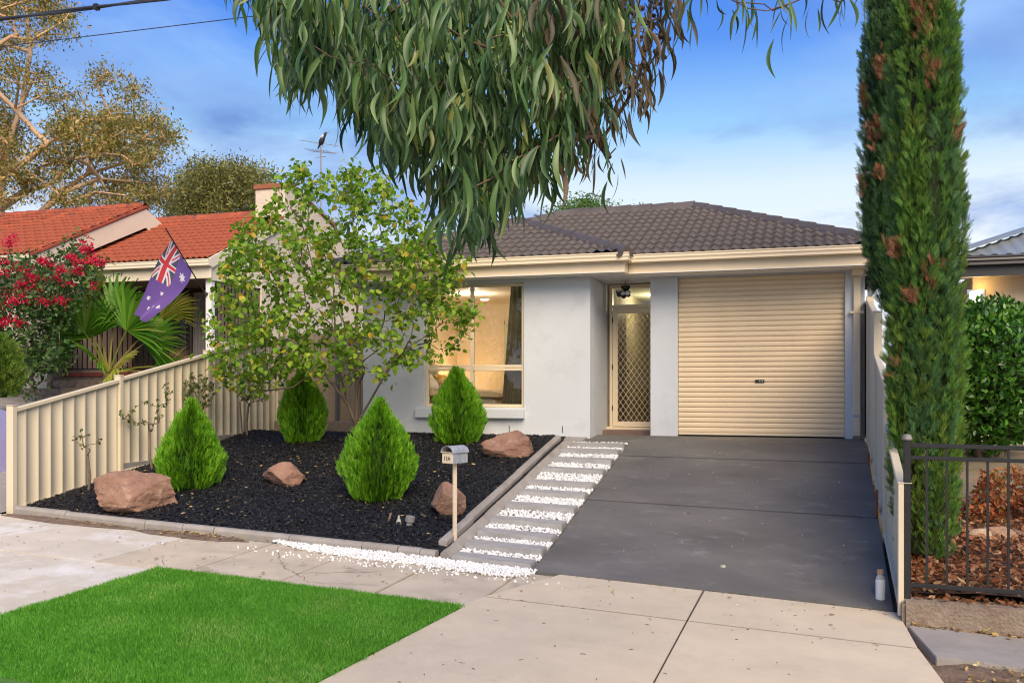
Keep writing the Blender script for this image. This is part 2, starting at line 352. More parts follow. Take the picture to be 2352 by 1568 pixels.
def slab(name, x0, x1, y0, y1, mat, parent=None, th=0.09, off=0.0, bevel=0.006, nx=None, ny=None, quad=None, zf=None):
    """concrete slab whose top follows the slope; quad=(bl,br,tr,tl) plan corners"""
    q = quad or ((x0, y0), (x1, y0), (x1, y1), (x0, y1)); zf = zf or G
    nx = nx or max(1, int(abs(q[1][0] - q[0][0]) / 0.6)); ny = ny or max(1, int(abs(q[3][1] - q[0][1]) / 0.6))
    bm = bmesh.new(); top = {}
    for i in range(nx + 1):
        for j in range(ny + 1):
            s = i / nx; t = j / ny
            x = (1 - s) * (1 - t) * q[0][0] + s * (1 - t) * q[1][0] + s * t * q[2][0] + (1 - s) * t * q[3][0]
            y = (1 - s) * (1 - t) * q[0][1] + s * (1 - t) * q[1][1] + s * t * q[2][1] + (1 - s) * t * q[3][1]
            z = float(zf(x, y)) + off
            top[i, j] = bm.verts.new((x, y, z))
    fs = [bm.faces.new((top[i, j], top[i + 1, j], top[i + 1, j + 1], top[i, j + 1])) for i in range(nx) for j in range(ny)]
    r = bmesh.ops.extrude_face_region(bm, geom=fs)
    low = [v for v in r['geom'] if isinstance(v, bmesh.types.BMVert)]
    for v in low: v.co.z -= th
    bmesh.ops.recalc_face_normals(bm, faces=bm.faces)
    if bevel:
        ed = [e_ for e_ in bm.edges if len(e_.link_faces) == 2 and e_.calc_face_angle(0) > 0.6]
        bmesh.ops.bevel(bm, geom=ed, offset=bevel, segments=2, affect='EDGES', clamp_overlap=True)
    m = bpy.data.meshes.new(name); bm.to_mesh(m); bm.free(); m.materials.append(mat)
    return link(bpy.data.objects.new(name, m), parent)
def sroot(name, label=None):
    o = bpy.data.objects.new(name, None); COL.objects.link(o); o['kind'] = 'structure'
    return o

# footpath slabs
fp = sroot('footpath')
g_ = 0.009
for a, b in ((-6.79, -5.76), (-5.76, -4.78), (-4.78, -3.80), (-3.80, -2.86)):
    slab('paving_slab', a + g_, b - g_, 7.60, 9.16, m_path, fp, off=-0.012 + random.uniform(-.004, .004))
slab('paving_slab', -2.86, 0, 7.62, 9.1, m_path, fp, quad=((-2.85, 7.62), (-2.83, 7.62), (-2.5, 9.06), (-2.85, 9.06)), off=-0.012)
for a, b in ((-8.6, -6.79), (-10.6, -8.6), (-13, -10.6), (-16, -13)):
    for c, d in ((7.60, 9.16), (5.55, 7.59), (3.2, 5.54)):
        if c < 7.5 and b > -6.5: b = -6.06
        slab('paving_slab', a + g_, (b if not (c < 7.5 and b == -6.79) else -6.07) - g_, c, d - 0.008, m_path2, fp, off=-0.012 + random.uniform(-.004, .004))
# pale crossover (apron)
ap = sroot('driveway_apron')
zA = G
for quad in (((-1.055, 7.98), (0.72, 7.98), (0.655, 9.07), (-1.045, 9.10)), ((-2.86, 7.98), (-1.065, 7.98), (-1.055, 9.10), (-2.47, 9.12)),
             ((-1.065, 5.4), (1.02, 5.4), (0.725, 7.966), (-1.055, 7.966)), ((-3.10, 5.4), (-1.075, 5.4), (-1.065, 7.966), (-2.87, 7.966)),
             ((-1.075, 2.9), (1.5, 2.9), (1.025, 5.39), (-1.065, 5.39)), ((-3.5, 2.9), (-1.085, 2.9), (-1.075, 5.39), (-3.105, 5.39))):
    slab('concrete_slab', 0, 0, 0, 0, m_apron, ap, quad=quad, bevel=0.003)
# dark driveway
dw = sroot('driveway')
for y0, y1 in ((9.125, 11.508), (11.532, 13.538), (13.558, 15.24)):
    slab('concrete_slab', 0, 0, y0, y1, m_drive, dw, quad=((-2.77, y0), (0.625, y0), (0.625, y1), (-2.77 if y0 < 13 else -2.77, y1)), off=0.004 if y0 < 13 else 0.006, bevel=0.006)
slab('concrete_slab', 0, 0, 0, 0, m_drive, dw, quad=((-3.52, 14.28), (-2.778, 14.28), (-2.778, 15.24), (-3.52, 15.24)), off=0.003, bevel=0.004)
# concrete strip at the foot of the house wall
slab('paving_strip', -7.9, -3.53, 14.43, 14.71, m_kerb, None, off=-0.01)['kind'] = 'structure'
# right hand footpath, soil
slab('side_footpath', 0, 0, 0, 0, m_gpath, None, quad=((0.83, 7.80), (6.0, 7.74), (6.0, 8.60), (0.70, 8.66)), off=0.0)['kind'] = 'structure'
kind(sheet('verge_soil', np.linspace(0.6, 9, 40), np.linspace(3.0, 8.9, 50), lambda X, Y: G(X, Y) - 0.03 + 0.025 * vnoise(np.stack([X, Y, X * 0], -1), 3, 5) - 0.1 * np.clip((1.0 + 0.12 * (7.5 - Y) - X) / .3, 0, 1), m_soil), 'structure')
# dirt patches by the kerb, left of the gravel
def dirt(cx, cy, rx, ry, seed):
    n = 26; V = [(cx, cy, float(G(cx, cy)) + 0.012)]; 
    for k in range(n):
        a = 2 * math.pi * k / n; r = 1 + 0.35 * float(vnoise(np.array([[math.cos(a) * 1.5, math.sin(a) * 1.5, seed]]), 1, seed)[0])
        x = cx + rx * r * math.cos(a); y = min(cy + ry * r * math.sin(a), 9.26); V.append((x, y, float(G(x, y)) - 0.008))
    F = [(0, 1 + k, 1 + (k + 1) % n) for k in range(n)]
    return kind(fobj('dirt_patch', V, F, m_soil, None, True), 'structure')
dirt(-6.85, 9.08, 0.75, 0.17, 3); dirt(-8.6, 9.1, 0.95, 0.14, 8)

# mulch bed sheet
def zbed(X, Y):
    P = np.stack([X, Y, X * 0], -1)
    edge = np.minimum(np.minimum(X + 9.55, -3.72 - X), np.minimum(Y - 9.32, 14.5 - Y))
    return G(X, Y) + 0.055 * np.clip(edge / 0.35, 0, 1) + 0.03 + 0.022 * vnoise(P, 1.6, 4)
kind(sheet('garden_bed', np.linspace(-9.52, -3.80, 90), np.linspace(9.34, 14.43, 80), zbed, m_mulch), 'structure')

# kerb blocks round the bed
kb = thing('garden_kerb', 'grey concrete kerb blocks edging the black mulch bed', 'kerb', (-5.5, 9.28, float(G(-5.5, 9.28))))
def kerb_block(a, b, w=0.12, h=0.15, mat=m_kerb, rise=0.07, name='kerb_block', rnd=0.02, parent=kb):
    a = np.array(a, float); b = np.array(b, float); d = norm(b - a); s = np.array([d[1], -d[0]])
    n = max(2, int(np.linalg.norm(b - a) / 0.3)); mb = MB(); prof = [(-w / 2, -0.14), (-w / 2, rise - rnd), (-w / 2 + rnd, rise), (w / 2 - rnd * 1.6, rise), (w / 2, rise - rnd * 1.6), (w / 2, -0.14)]
    vs = []; 
    for i in range(n + 1):
        c = a + (b - a) * i / n; z = float(G(c[0], c[1]))
        for o, hh in prof: vs.append((c[0] + s[0] * o, c[1] + s[1] * o, z + hh))
    k = len(prof); fs = [(i * k + j, i * k + (j + 1) % k, (i + 1) * k + (j + 1) % k, (i + 1) * k + j) for i in range(n) for j in range(k)]
    fs += [tuple(range(k))[::-1], tuple(range(n * k, n * k + k))]
    return mb.add(vs, fs).build(name, mat, parent, bevel=0.004)
joints = [-9.50, -8.72, -7.55, -7.02, -6.60, -5.62, -4.72, -4.30, -4.04, -3.86]
for i in range(len(joints) - 1):
    kerb_block((joints[i] + .004, 9.29 + random.uniform(-.006, .006)), (joints[i + 1] - .004, 9.29 + random.uniform(-.006, .006)), rise=0.075 + random.uniform(-.006, .006))
yj = [9.27, 9.55, 10.62, 12.3, 14.28]
for i in range(len(yj) - 1):
    kerb_block((-3.76 + .01 * i, yj[i] + .006), (-3.74 + .012 * i, yj[i + 1] - .006), w=0.13, rise=0.085, rnd=0.04)
for a, b in ((9.5, 10.3), (10.32, 12.2), (12.22, 14.2)):
    kerb_block((-3.885, a), (-3.875, b), w=0.10, rise=0.115, rnd=0.015)

# stepping path
sp = sroot('stepping_path')
kind(slab('gravel_bed', 0, 0, 0, 0, m_kerb, sp, quad=((-3.70, 9.13), (-2.80, 9.13), (-2.80, 14.26), (-3.66, 14.26)), off=-0.035, bevel=0), 'structure')
steps = [12.1]
for i, cy in enumerate((448, 492, 552, 620, 710, 775, 865, 965, 1052, 1135, 1225)):
    P = gnd(0, 0) if False else None
    v = (1050 + cy / 2.4126) / 1.208; u = 1340 - (v - 1020) * 0.82
    P = gnd(u, v); y = P[1]; dep = 0.23 if i else 0.10
    slab('stepping_slab', 0, 0, 0, 0, m_sleeper, sp, quad=((-3.67 + random.uniform(-.01, .01), y - dep / 2 + random.uniform(-.012, .012)), (-2.80, y - dep / 2 + random.uniform(-.012, .012)), (-2.80, y + dep / 2 + random.uniform(-.012, .012)), (-3.67 + random.uniform(-.01, .01), y + dep / 2 + random.uniform(-.012, .012))), off=0.048, th=0.12, bevel=0.010, nx=3, ny=1, zf=lambda a, b, yc=y: float(G(a, yc)) + .35 * (float(G(a, b)) - float(G(a, yc))))
    steps.append(y)
steps = np.array(steps[1:])
# white pebbles
ico = bmesh.new(); bmesh.ops.create_icosphere(ico, subdivisions=1, radius=1.0); ico.verts.ensure_lookup_table()
IV = np.array([v.co[:] for v in ico.verts]); IF = np.array([[v.index for v in f.verts] for f in ico.faces]); ico.free()
n = 11500; px = rng.uniform(-3.69, -2.79, n); py = rng.uniform(9.0, 14.25, n)
dmin = np.min(np.abs(py[:, None] - steps[None]), axis=1); keep = dmin > 0.112; px, py = px[keep], py[keep]
n2_ = 5200; qx = rng.uniform(-5.8, -2.72, n2_); qy = rng.uniform(8.74, 9.24, n2_)
wv = 0.06 * vnoise(np.stack([qx, qx * 0, qx * 0], -1), 2.0, 9); k2 = (qy > np.interp(qx, [-5.8, -5.3, -4.2, -2.9, -2.7], [9.16, 8.95, 8.84, 8.76, 8.9]) + wv) & ((qx < -3.7) | (qy < 9.16))
px = np.concatenate([px, qx[k2]]); py = np.concatenate([py, qy[k2]])
# a few strays
sx = rng.normal(-4.2, 1.0, 150); sy = 8.72 + rng.normal(0, 0.07, 150); px = np.concatenate([px, sx]); py = np.concatenate([py, sy])
N_ = len(px); pz = G(px, py) + rng.uniform(-0.008, 0.014, N_); pz[-150:] = G(sx, sy) - 0.002
fr = frames(rng.normal(0, 1, (N_, 3)), rng.normal(0, 1, (N_, 3))); sc3 = rng.uniform(0.009, 0.017, (N_, 1)) * rng.uniform(0.6, 1.3, (N_, 3))
V, F = scatter(IV * (1 + 0.12 * rng.normal(0, 1, (len(IV), 1))), IF, fr, np.stack([px, py, pz], -1), sc3)
kind(fobj('white_pebbles', V, F, m_pebble), 'stuff')

# bark chips
CHV = np.array([(-.5, -.5, 0), (.5, -.5, .1), (.35, .5, 0), (-.4, .45, .1), (-.3, -.35, .55), (.3, .3, .6)]) * np.array([1, 1, 1])
CHF = np.array([(0, 1, 4), (1, 2, 5), (1, 5, 4), (2, 3, 5), (3, 0, 4), (3, 4, 5)])
n = 42000; cx_ = rng.uniform(-9.5, -3.92, n); cy_ = rng.uniform(9.36, 14.42, n)
fr = frames(np.stack([rng.normal(0, 1, n), rng.normal(0, 1, n), rng.normal(0, .28, n)], -1), np.stack([rng.normal(0, .4, n), rng.normal(0, .4, n), np.ones(n)], -1))
sc3 = np.stack([rng.uniform(.008, .024, n), rng.uniform(.02, .07, n), rng.uniform(.012, .03, n)], -1)
V, F = scatter(CHV, CHF, fr, np.stack([cx_, cy_, zbed(cx_, cy_) + rng.uniform(-.004, .014, n)], -1), sc3)
kind(fobj('bark_mulch', V, F, m_chip), 'stuff')

# fallen leaves: flat little leaves lying on bed, path, apron and verge
LV = np.array([(0, 0, 0), (.22, .35, .05), (.16, .75, .02), (0, 1, .09), (-.16, .75, .02), (-.22, .35, .05), (0, .4, -.03)]); LF = np.array([(0, 1, 6), (1, 2, 6), (2, 3, 6), (3, 4, 6), (4, 5, 6), (5, 0, 6)])
m_litter = LEAF('dry_leaf', [(0, (.30, .17, .07)), (.35, (.42, .27, .11)), (.6, (.50, .40, .12)), (.8, (.22, .12, .06)), (1, (.55, .47, .30))], 0.15, 0.7)
def litter(name, x, y, zf, lo, hi, mat=m_litter, tilt=.3):
    n = len(x); a = rng.uniform(0, 6.28, n)
    fr = frames(np.stack([np.cos(a), np.sin(a), rng.normal(0, tilt * .5, n)], -1), np.stack([rng.normal(0, tilt, n), rng.normal(0, tilt, n), np.ones(n)], -1))
    V, F = scatter(LV, LF, fr, np.stack([x, y, zf(x, y) + 0.006 + rng.uniform(0, .006, n)], -1), rng.uniform(lo, hi, n))
    return kind(fobj(name, V, F, mat), 'stuff')
x = rng.uniform(-9.3, -3.95, 420); y = rng.uniform(9.4, 14.3, 420)
x = np.concatenate([x, rng.normal(-6.8, .8, 160)]); y = np.concatenate([y, rng.normal(12.4, .9, 160)]); k = (x > -9.4) & (x < -3.95) & (y > 9.4) & (y < 14.4)
litter('fallen_leaves', x[k], y[k], lambda a, b: zbed(a, b) + .018, .025, .07)
x = np.concatenate([rng.normal(-6.75, .35, 150), rng.normal(-8.4, .5, 50), rng.uniform(-9, 0.5, 70), rng.uniform(-2.7, .5, 14)]); y = np.concatenate([np.minimum(rng.normal(9.1, .07, 150), 9.2), np.minimum(rng.normal(9.12, .05, 50), 9.2), rng.uniform(7.7, 9.0, 70), rng.uniform(9.3, 14, 14)])
litter('fallen_leaves', x, y, G, .02, .06)

# lawn
kind(sheet('lawn', np.linspace(-6.03, -2.93, 110), np.linspace(3.2, 7.57, 40), lambda X, Y: G(X, Y) + 0.008 - .06 * np.clip((X + 2.95 + .088 * (7.6 - Y)) / .06, 0, 1), M_('lawn_soil', (0.06, 0.15, 0.02), 0.95, 0.2, 30)), 'structure')
n = 170000; gx = rng.uniform(-6.05, -2.88, n); gy = 7.60 - (7.60 - 4.7) * rng.uniform(0, 1, n) ** 1.0
fuzz = .5 + .5 * vnoise(np.stack([gx, gy, gx * 0], -1), 4, 77)
k = (gy < 7.585 + .03 * (fuzz - .5) - .0 + rng.normal(0, .008, n)) & (gx > -6.04 + .03 * (fuzz - .5)); gx, gy = gx[k], gy[k]; n = len(gx)
k = gx < -2.90 - 0.088 * (7.6 - gy) + rng.normal(0, .012, n); gx, gy = gx[k], gy[k]; n = len(gx)
hgt = rng.uniform(.018, .045, n) * (1 + .35 * vnoise(np.stack([gx, gy, gx * 0], -1), 2.2, 6))
lean = np.stack([rng.normal(0, .5, n) + .5 * vnoise(np.stack([gx, gy, gx * 0], -1), 3.5, 21), rng.normal(0, .5, n) + .5 * vnoise(np.stack([gx, gy, gx * 0 + 5], -1), 3.5, 22), np.ones(n)], -1)
a = rng.uniform(0, 6.28, n); sd_ = np.stack([np.cos(a), np.sin(a), a * 0], -1) * rng.uniform(.0022, .004, n)[:, None]
base = np.stack([gx, gy, G(gx, gy) + .006], -1); V = np.stack([base - sd_, base + sd_, base + norm(lean) * hgt[:, None]], 1).reshape(-1, 3)
m_grass = LEAF('grass_blade', [(0, (.06, .21, .014)), (.5, (.11, .36, .026)), (.85, (.18, .47, .05)), (1, (.34, .46, .13))], 0.3, 0.55, .3, patch=(1.6, .55, 1.2))
kind(fobj('grass', V, np.arange(3 * n).reshape(-1, 3), m_grass), 'stuff')

# cracks in the old footpath, and small debris
m_crack = M_('crack_dirt', (.10, .07, .05), .95)
def crack(pts, w=.008):
    P = [np.array(pts[0], float)]
    for a, b in zip(pts[:-1], pts[1:]):
        a = np.array(a, float); b = np.array(b, float)
        for t in np.linspace(0, 1, 9)[1:]: P.append(a + (b - a) * t + rng.normal(0, .012, 2) * (t < 1))
    V = []; 
    for i, p in enumerate(P):
        d = norm(P[min(i + 1, len(P) - 1)] - P[max(i - 1, 0)]); s_ = np.array([-d[1], d[0]]) * w * rng.uniform(.35, 1.0) * .5
        for q in (p - s_, p + s_): V.append((q[0], q[1], float(G(q[0], q[1])) - .004))
    fobj('crack', V, [(2 * i, 2 * i + 1, 2 * i + 3, 2 * i + 2) for i in range(len(P) - 1)], m_crack, fp)
crack([(-5.45, 8.75), (-5.15, 8.30), (-4.80, 8.02), (-4.45, 8.25), (-4.1, 8.45)]); crack([(-4.80, 8.02), (-4.5, 7.75), (-3.9, 7.95)], .006); crack([(-6.4, 8.1), (-6.1, 7.75)], .006)
n = 420; x = rng.uniform(-8.5, .6, n); y = np.where(rng.uniform(0, 1, n) < .5, rng.uniform(5.5, 9.1, n), rng.normal(9.12, .05, n)); k = ~((x > -6.1) & (x < -2.85) & (y < 7.62)) & (y < 9.24); x, y = x[k], y[k]; n = len(x)
V, F = scatter(CHV, CHF, frames(rng.normal(0, 1, (n, 3)) * np.array([1, 1, .1]), np.array([[0, 0, 1.]]) + rng.normal(0, .2, (n, 3))), np.stack([x, y, G(x, y) + .002], -1), np.stack([rng.uniform(.004, .009, n), rng.uniform(.008, .045, n), rng.uniform(.004, .008, n)], -1)); kind(fobj('debris', V, F, M_('dark_debris', (.10, .07, .05), .9, island=.6)), 'stuff')
n = 60; x = rng.uniform(-2.7, .55, n); y = 9.2 + rng.uniform(0, 1, n) ** 1.4 * 5.3; V, F = scatter(IV, IF, frames(rng.normal(0, 1, (n, 3)), rng.normal(0, 1, (n, 3))), np.stack([x, y, G(x, y) + .008], -1), rng.uniform(.0025, .006, n)); kind(fobj('pebble_specks', V, F, m_pebble), 'stuff')

# filled joints in drive and apron
def joint(x0, y0, x1, y1, dz, parent, w=.012, mat=None):
    n = 12; V = []
    for i in range(n + 1):
        t = i / n; x = x0 + (x1 - x0) * t; y = y0 + (y1 - y0) * t; q = abs(x1 - x0) > abs(y1 - y0)
        for s_ in (-w / 2, w / 2): V.append((x + (0 if q else s_), y + (s_ if q else 0), float(G(x, y)) + dz))
    fobj('joint', V, [(2 * i, 2 * i + 2, 2 * i + 3, 2 * i + 1) for i in range(n)], mat or m_joint, parent)
m_joint = M_('joint_filler', (.055, .042, .034), .95); m_joint2 = M_('worn_joint', (.24, .19, .145), .95)
joint(-2.76, 11.52, .62, 11.52, .0065, dw, .014, m_road); joint(-2.76, 13.548, .62, 13.548, .0075, dw, .014, m_road); joint(-2.86, 7.972, .71, 7.972, .0025, ap, .009, m_joint2); joint(-1.056, 9.09, -1.066, 5.4, .003, ap, .010)
# ------------------------------------------------------------------ main house
YW = 14.72; YM = 15.20; YD = 15.95
XWL = -7.50; XWR = -3.49; XPL = -2.61; XPR = -2.17; XGR = 0.352; XHR = 0.485
SOF = 2.52
WX0, WX1 = aY(975, 0, YW)[0], aY(1203, 0, YW)[0]; WZ0, WZ1 = 0.42, 2.46
hs = thing('house', 'low white rendered house with dark tiled hip roof and cream roller door', 'house', (-3.5, 14.8, -0.03))
def wallbox(x0, x1, y0, y1, z0, z1, mat=m_wall, bev=0.004, name='wall', parent=hs): return MB().box(x0, x1, y0, y1, z0, z1).build(name, mat, parent, bevel=bev)
wallbox(XWL, WX0, YW, YW + .22, -.12, SOF); wallbox(WX1, XWR, YW, YW + .22, -.12, SOF)
wallbox(WX0, WX1, YW, YW + .22, -.12, WZ0); wallbox(WX0, WX1, YW + .001, YW + .22, WZ1, SOF)
wallbox(XWR - .2, XWR, YW + .221, YD + .1, -.12, SOF)                       # porch left return
wallbox(XWL, XWL + .22, YW + .221, 20.6, -.12, SOF)                          # left side
wallbox(XPL, XPR, YM, YM + .5, -.12, SOF, bev=0.008)                         # pier
wallbox(XGR, XHR, YM, YM + .3, -.12, SOF); wallbox(XPR, XGR, YM + .02, YM + .3, 2.50, SOF)
wallbox(XHR - .02, XHR + .16, YM + .301, 20.6, -.12, SOF)                     # right side
wallbox(XWL, XHR + .16, 20.601, 20.8, -.12, SOF)
MB().box(XPL - .02, XPR + .015, YM - .016, YM + .2, -.05, .02)   # (kept small: plaster foot)
# sill
sl = MB().box(aY(958, 0, YW)[0], WX1 + .02, YW - .10, YW - .001, .245, .40).build('window_sill', m_wall, hs, bevel=.008)
# wing wall hairline vents
for xv in (-3.95, -4.85): MB().box(xv, xv + .012, YW - .004, YW + .01, .02, .13).build('weep_vent', m_black, hs)
# door step
MB().box(XWR + .002, XPL - .002, 15.62, 15.93, -.10, .035).build('door_step', M_('brown_tile_step', (.16, .105, .085), .6, .2, 8), hs, bevel=.006)
MB().box(XWR + .002, -2.2, 15.9, YD + .12, -.08, .075).build('door_threshold', m_cream, hs, bevel=.006)

# --- window
win = MB(); fw = .05; yf0, yf1 = YW + .05, YW + .11
xm = aY(1085, 0, YW + .08)[0]; zm = 1.08
def fr_rect(mb, x0, x1, z0, z1, w, y0, y1):
    mb.box(x0, x0 + w, y0, y1, z0, z1); mb.box(x1 - w, x1, y0, y1, z0, z1); mb.box(x0 + w, x1 - w, y0, y1, z0, z0 + w); mb.box(x0 + w, x1 - w, y0, y1, z1 - w, z1)
wroot = MB(); fr_rect(wroot, WX0 + .003, WX1 - .003, WZ0 + .003, WZ1 - .003, fw, yf0, yf1)
wo = wroot.build('window', m_cream, hs, bevel=.004)
MB().box(xm - .03, xm + .03, yf0 + .002, yf1 - .002, WZ0 + fw, WZ1 - fw).build('mullion', m_cream, wo, bevel=.003)
for za, zb_, yo in ((zm - .055, zm - .012, 0), (zm - .004, zm + .04, .008)):
    MB().box(WX0 + fw, xm - .031, yf0 + yo - .008, yf1 - .004, za, zb_).build('rail', m_cream, wo, bevel=.004); MB().box(xm + .031, WX1 - fw, yf0 + yo - .008, yf1 - .004, za, zb_).build('rail', m_cream, wo, bevel=.004)
for xa, xb in ((WX0 + fw, xm - .03), (xm + .03, WX1 - fw)):
    for za, zb_ in ((WZ0 + fw, zm - .05), (zm + .04, WZ1 - fw)):
        MB().box(xa, xb, yf0 + .03, yf0 + .034, za, zb_).build('pane', m_glass, wo)

# --- bedroom
m_room = M_('bedroom_cream_wall', (.74, .64, .48), .8, .03, 2); m_ceil = M_('bedroom_ceiling', (.72, .62, .48), .8)
rx0, rx1, ry0, ry1 = -7.27, -3.70, YW + .24, 18.55
MB().box(rx0 - .1, rx0, ry0, ry1, 0, 2.48).box(rx1, rx1 + .05, ry0, ry1, 0, 2.48).box(rx0, rx1, ry1, ry1 + .1, 0, 2.48).build('bedroom_wall', m_room, hs)
MB().box(rx0 - .1, rx1 + .1, ry0, ry1 + .1, 2.481, 2.5).build('bedroom_ceiling', m_ceil, hs)
MB().box(rx0 - .1, rx1 + .1, ry0, ry1 + .1, -.05, 0).build('bedroom_floor', M_('carpet', (.25, .2, .15), .95), hs)
pd = aY(1157, 750, ry1 - .01); MB().box(pd[0] + .02, pd[0] + .8, ry1 - .06, ry1 - .001, 0, 2.05).build('doorway_light', M_('doorway_green_light', (.50, .56, .36), .6), hs, bevel=.01)  # doorway opening: greenish light in it painted as a pale panel
MB().box(pd[0] - .05, pd[0] + .018, ry1 - .05, ry1 - .001, 0, 2.12).build('door_jamb', m_ceil, hs)
# downlight and lamp: the room is lit
pl_ = (aY(1113, 668, 17.6)[0], 17.6, 2.47)
dl = tag(MB().lathe([(.0, 0), (.075, 0), (.075, .008), (.0, .009)], (pl_[0], pl_[1], pl_[2]), 20).build('ceiling_light', EMIT('downlight_glow', (1, .93, .8), 14)), 'lit round downlight set in the bedroom ceiling', 'ceiling light')
def lamp(kind_, name, loc, e_, col, size=.1):
    l = bpy.data.lights.new(name, kind_); l.energy = e_; l.color = col
    if kind_ == 'POINT': l.shadow_soft_size = size
    else: l.size = size
    o = bpy.data.objects.new(name, l); o.location = loc; COL.objects.link(o); return o
lamp('POINT', 'downlight_lamp', (pl_[0] + .2, 16.4, 2.30), 33, (1, .90, .72), .08)
# bed with headboard along the left wall
m_head = M_('beige_velvet', (.34, .265, .18), .9, .1, 6); m_sheet = M_('white_linen', (.72, .66, .58), .9, .05, 5, bump=.3, bscale=14)
bed = thing('bed', 'bed with channelled beige headboard and white linen behind the window', 'bed', (-6.2, 16.3, 0))
for i in range(12):
    y = 15.25 + i * .175; MB().box(rx0 + .002, rx0 + .10, y, y + .172, .2, 1.20).build('headboard_channel', m_head, bed, bevel=.03, seg=2)
MB().box(rx0 + .11, -5.25, 15.25, 17.3, .12, .34).build('bed_base', m_head, bed, bevel=.02)
def puff(name, c, sx, sy, sz, rot, mat, label=None, cat=None, parent=None, n=18, p=3.2, wr=.035, seed=1):
    u = np.linspace(-1, 1, n); X, Y = np.meshgrid(u, u, indexing='ij'); h = np.clip(1 - np.abs(X) ** p, 0, 1) ** .5 * np.clip(1 - np.abs(Y) ** p, 0, 1) ** .5
    pin = 1 - .10 * (1 - np.abs(X)) * np.abs(Y) ** 3; pin2 = 1 - .10 * (1 - np.abs(Y)) * np.abs(X) ** 3
    w = wr * vnoise(np.stack([X, Y, X * 0 + seed], -1), 2.0, seed)
    top = np.stack([X * sx * pin2, Y * sy * pin, h * sz + w * h], -1).reshape(-1, 3); bot = np.stack([X * sx * pin2, Y * sy * pin, -h * sz + w * h], -1).reshape(-1, 3)
    i, j = np.meshgrid(np.arange(n - 1), np.arange(n - 1), indexing='ij'); a = (i * n + j).ravel(); F = np.stack([a, a + n, a + n + 1, a + 1], -1)
    V = np.vstack([top, bot]); F = np.vstack([F, F[:, ::-1] + n * n]); Mx = np.array(Matrix.Rotation(0, 3, 'X') if rot is None else rot.to_matrix()) if not isinstance(rot, np.ndarray) else rot
    o = fobj(name, V @ Mx.T + np.array(c), F, mat, parent, True)
    if label: tag(o, label, cat)
    return o
from mathutils import Euler
puff('mattress', (-6.2, 16.28, .44), .96, 1.02, .16, Euler((0, 0, 0)), m_sheet, parent=bed, p=14, n=26, wr=.03, seed=3)
puff('doona', (-5.95, 16.25, .60), .70, 1.05, .07, Euler((0, .02, .04)), M_('cream_doona', (.62, .50, .36), .9, bump=.4, bscale=10), parent=bed, p=9, n=26, wr=.10, seed=5)
lean = lambda a, z=0: Euler((0, R(a), R(z)))
puff('pillow', (-6.93, 15.62, .93), .30, .32, .11, lean(68), M_('sage_cushion', (.28, .29, .20), .9, .1, 6), 'large sage green cushion leaning on the beige headboard', 'cushion', seed=2)
puff('pillow', (-6.98, 16.35, .92), .27, .30, .10, lean(68), M_('grey_sage_cushion', (.26, .28, .22), .9, .1, 6), 'grey green cushion behind the mustard cushion on the bed', 'cushion', seed=7)
puff('pillow', (-6.70, 15.75, .80), .23, .27, .10, lean(58), M_('white_cushion', (.68, .60, .50), .9, .05, 6), 'white pillow propped in front of the sage cushion', 'pillow', seed=9)
puff('pillow', (-6.70, 16.45, .82), .20, .24, .09, lean(58), M_('mustard_cushion', (.55, .31, .06), .9, .1, 6), 'mustard yellow cushion on the bed', 'cushion', seed=12)
puff('pillow', (-6.35, 16.75, .74), .20, .26, .09, lean(45), M_('brown_cushion', (.40, .28, .16), .9, .1, 6), 'tan cushion lying low on the doona', 'cushion', seed=15)
# picture on the left wall
pp = thing('picture', 'dark framed green picture hanging on the bedroom wall', 'picture', (rx0, 16.7, 1.6))
MB().box(rx0 + .002, rx0 + .03, 16.2, 16.9, 1.38, 2.0).build('picture_frame', m_black, pp, bevel=.004)
MB().box(rx0 + .0301, rx0 + .034, 16.24, 16.86, 1.42, 1.96).build('picture_sheet', M_('green_print', (.12, .16, .08), .6, col2=(.30, .32, .16), vscale=6), pp)
# bedside glow: small lamp on a bedside table beyond the bed
ls = thing('table_lamp', 'lit table lamp behind the bed at the back wall', 'lamp', (-6.95, 17.85, .5))
MB().lathe([(.06, .5), (.02, .53), (.015, .72), (.0, .73)], (-6.95, 17.85, 0), 14).build('lamp_base', m_cream, ls)
MB().lathe([(.14, .72), (.10, .92), (.09, .92), (.13, .72)], (-6.95, 17.85, 0), 18).build('lamp_shade', EMIT('shade_glow', (1, .62, .25), 6), ls)
lamp('POINT', 'bedside_lamp', (-6.80, 17.75, .98), 11, (1, .70, .38), .06)
bt = thing('bedside_table', 'small beige bedside table under the lit lamp', 'table', (-6.95, 17.85, 0))
MB().box(-7.2, -6.7, 17.6, 18.1, .46, .495).build('table_top', m_head, bt, bevel=.005)
for dx in (-7.17, -6.75):
    for dy in (17.62, 18.05): MB().box(dx, dx + .03, dy, dy + .03, 0, .459).build('leg', m_head, bt)
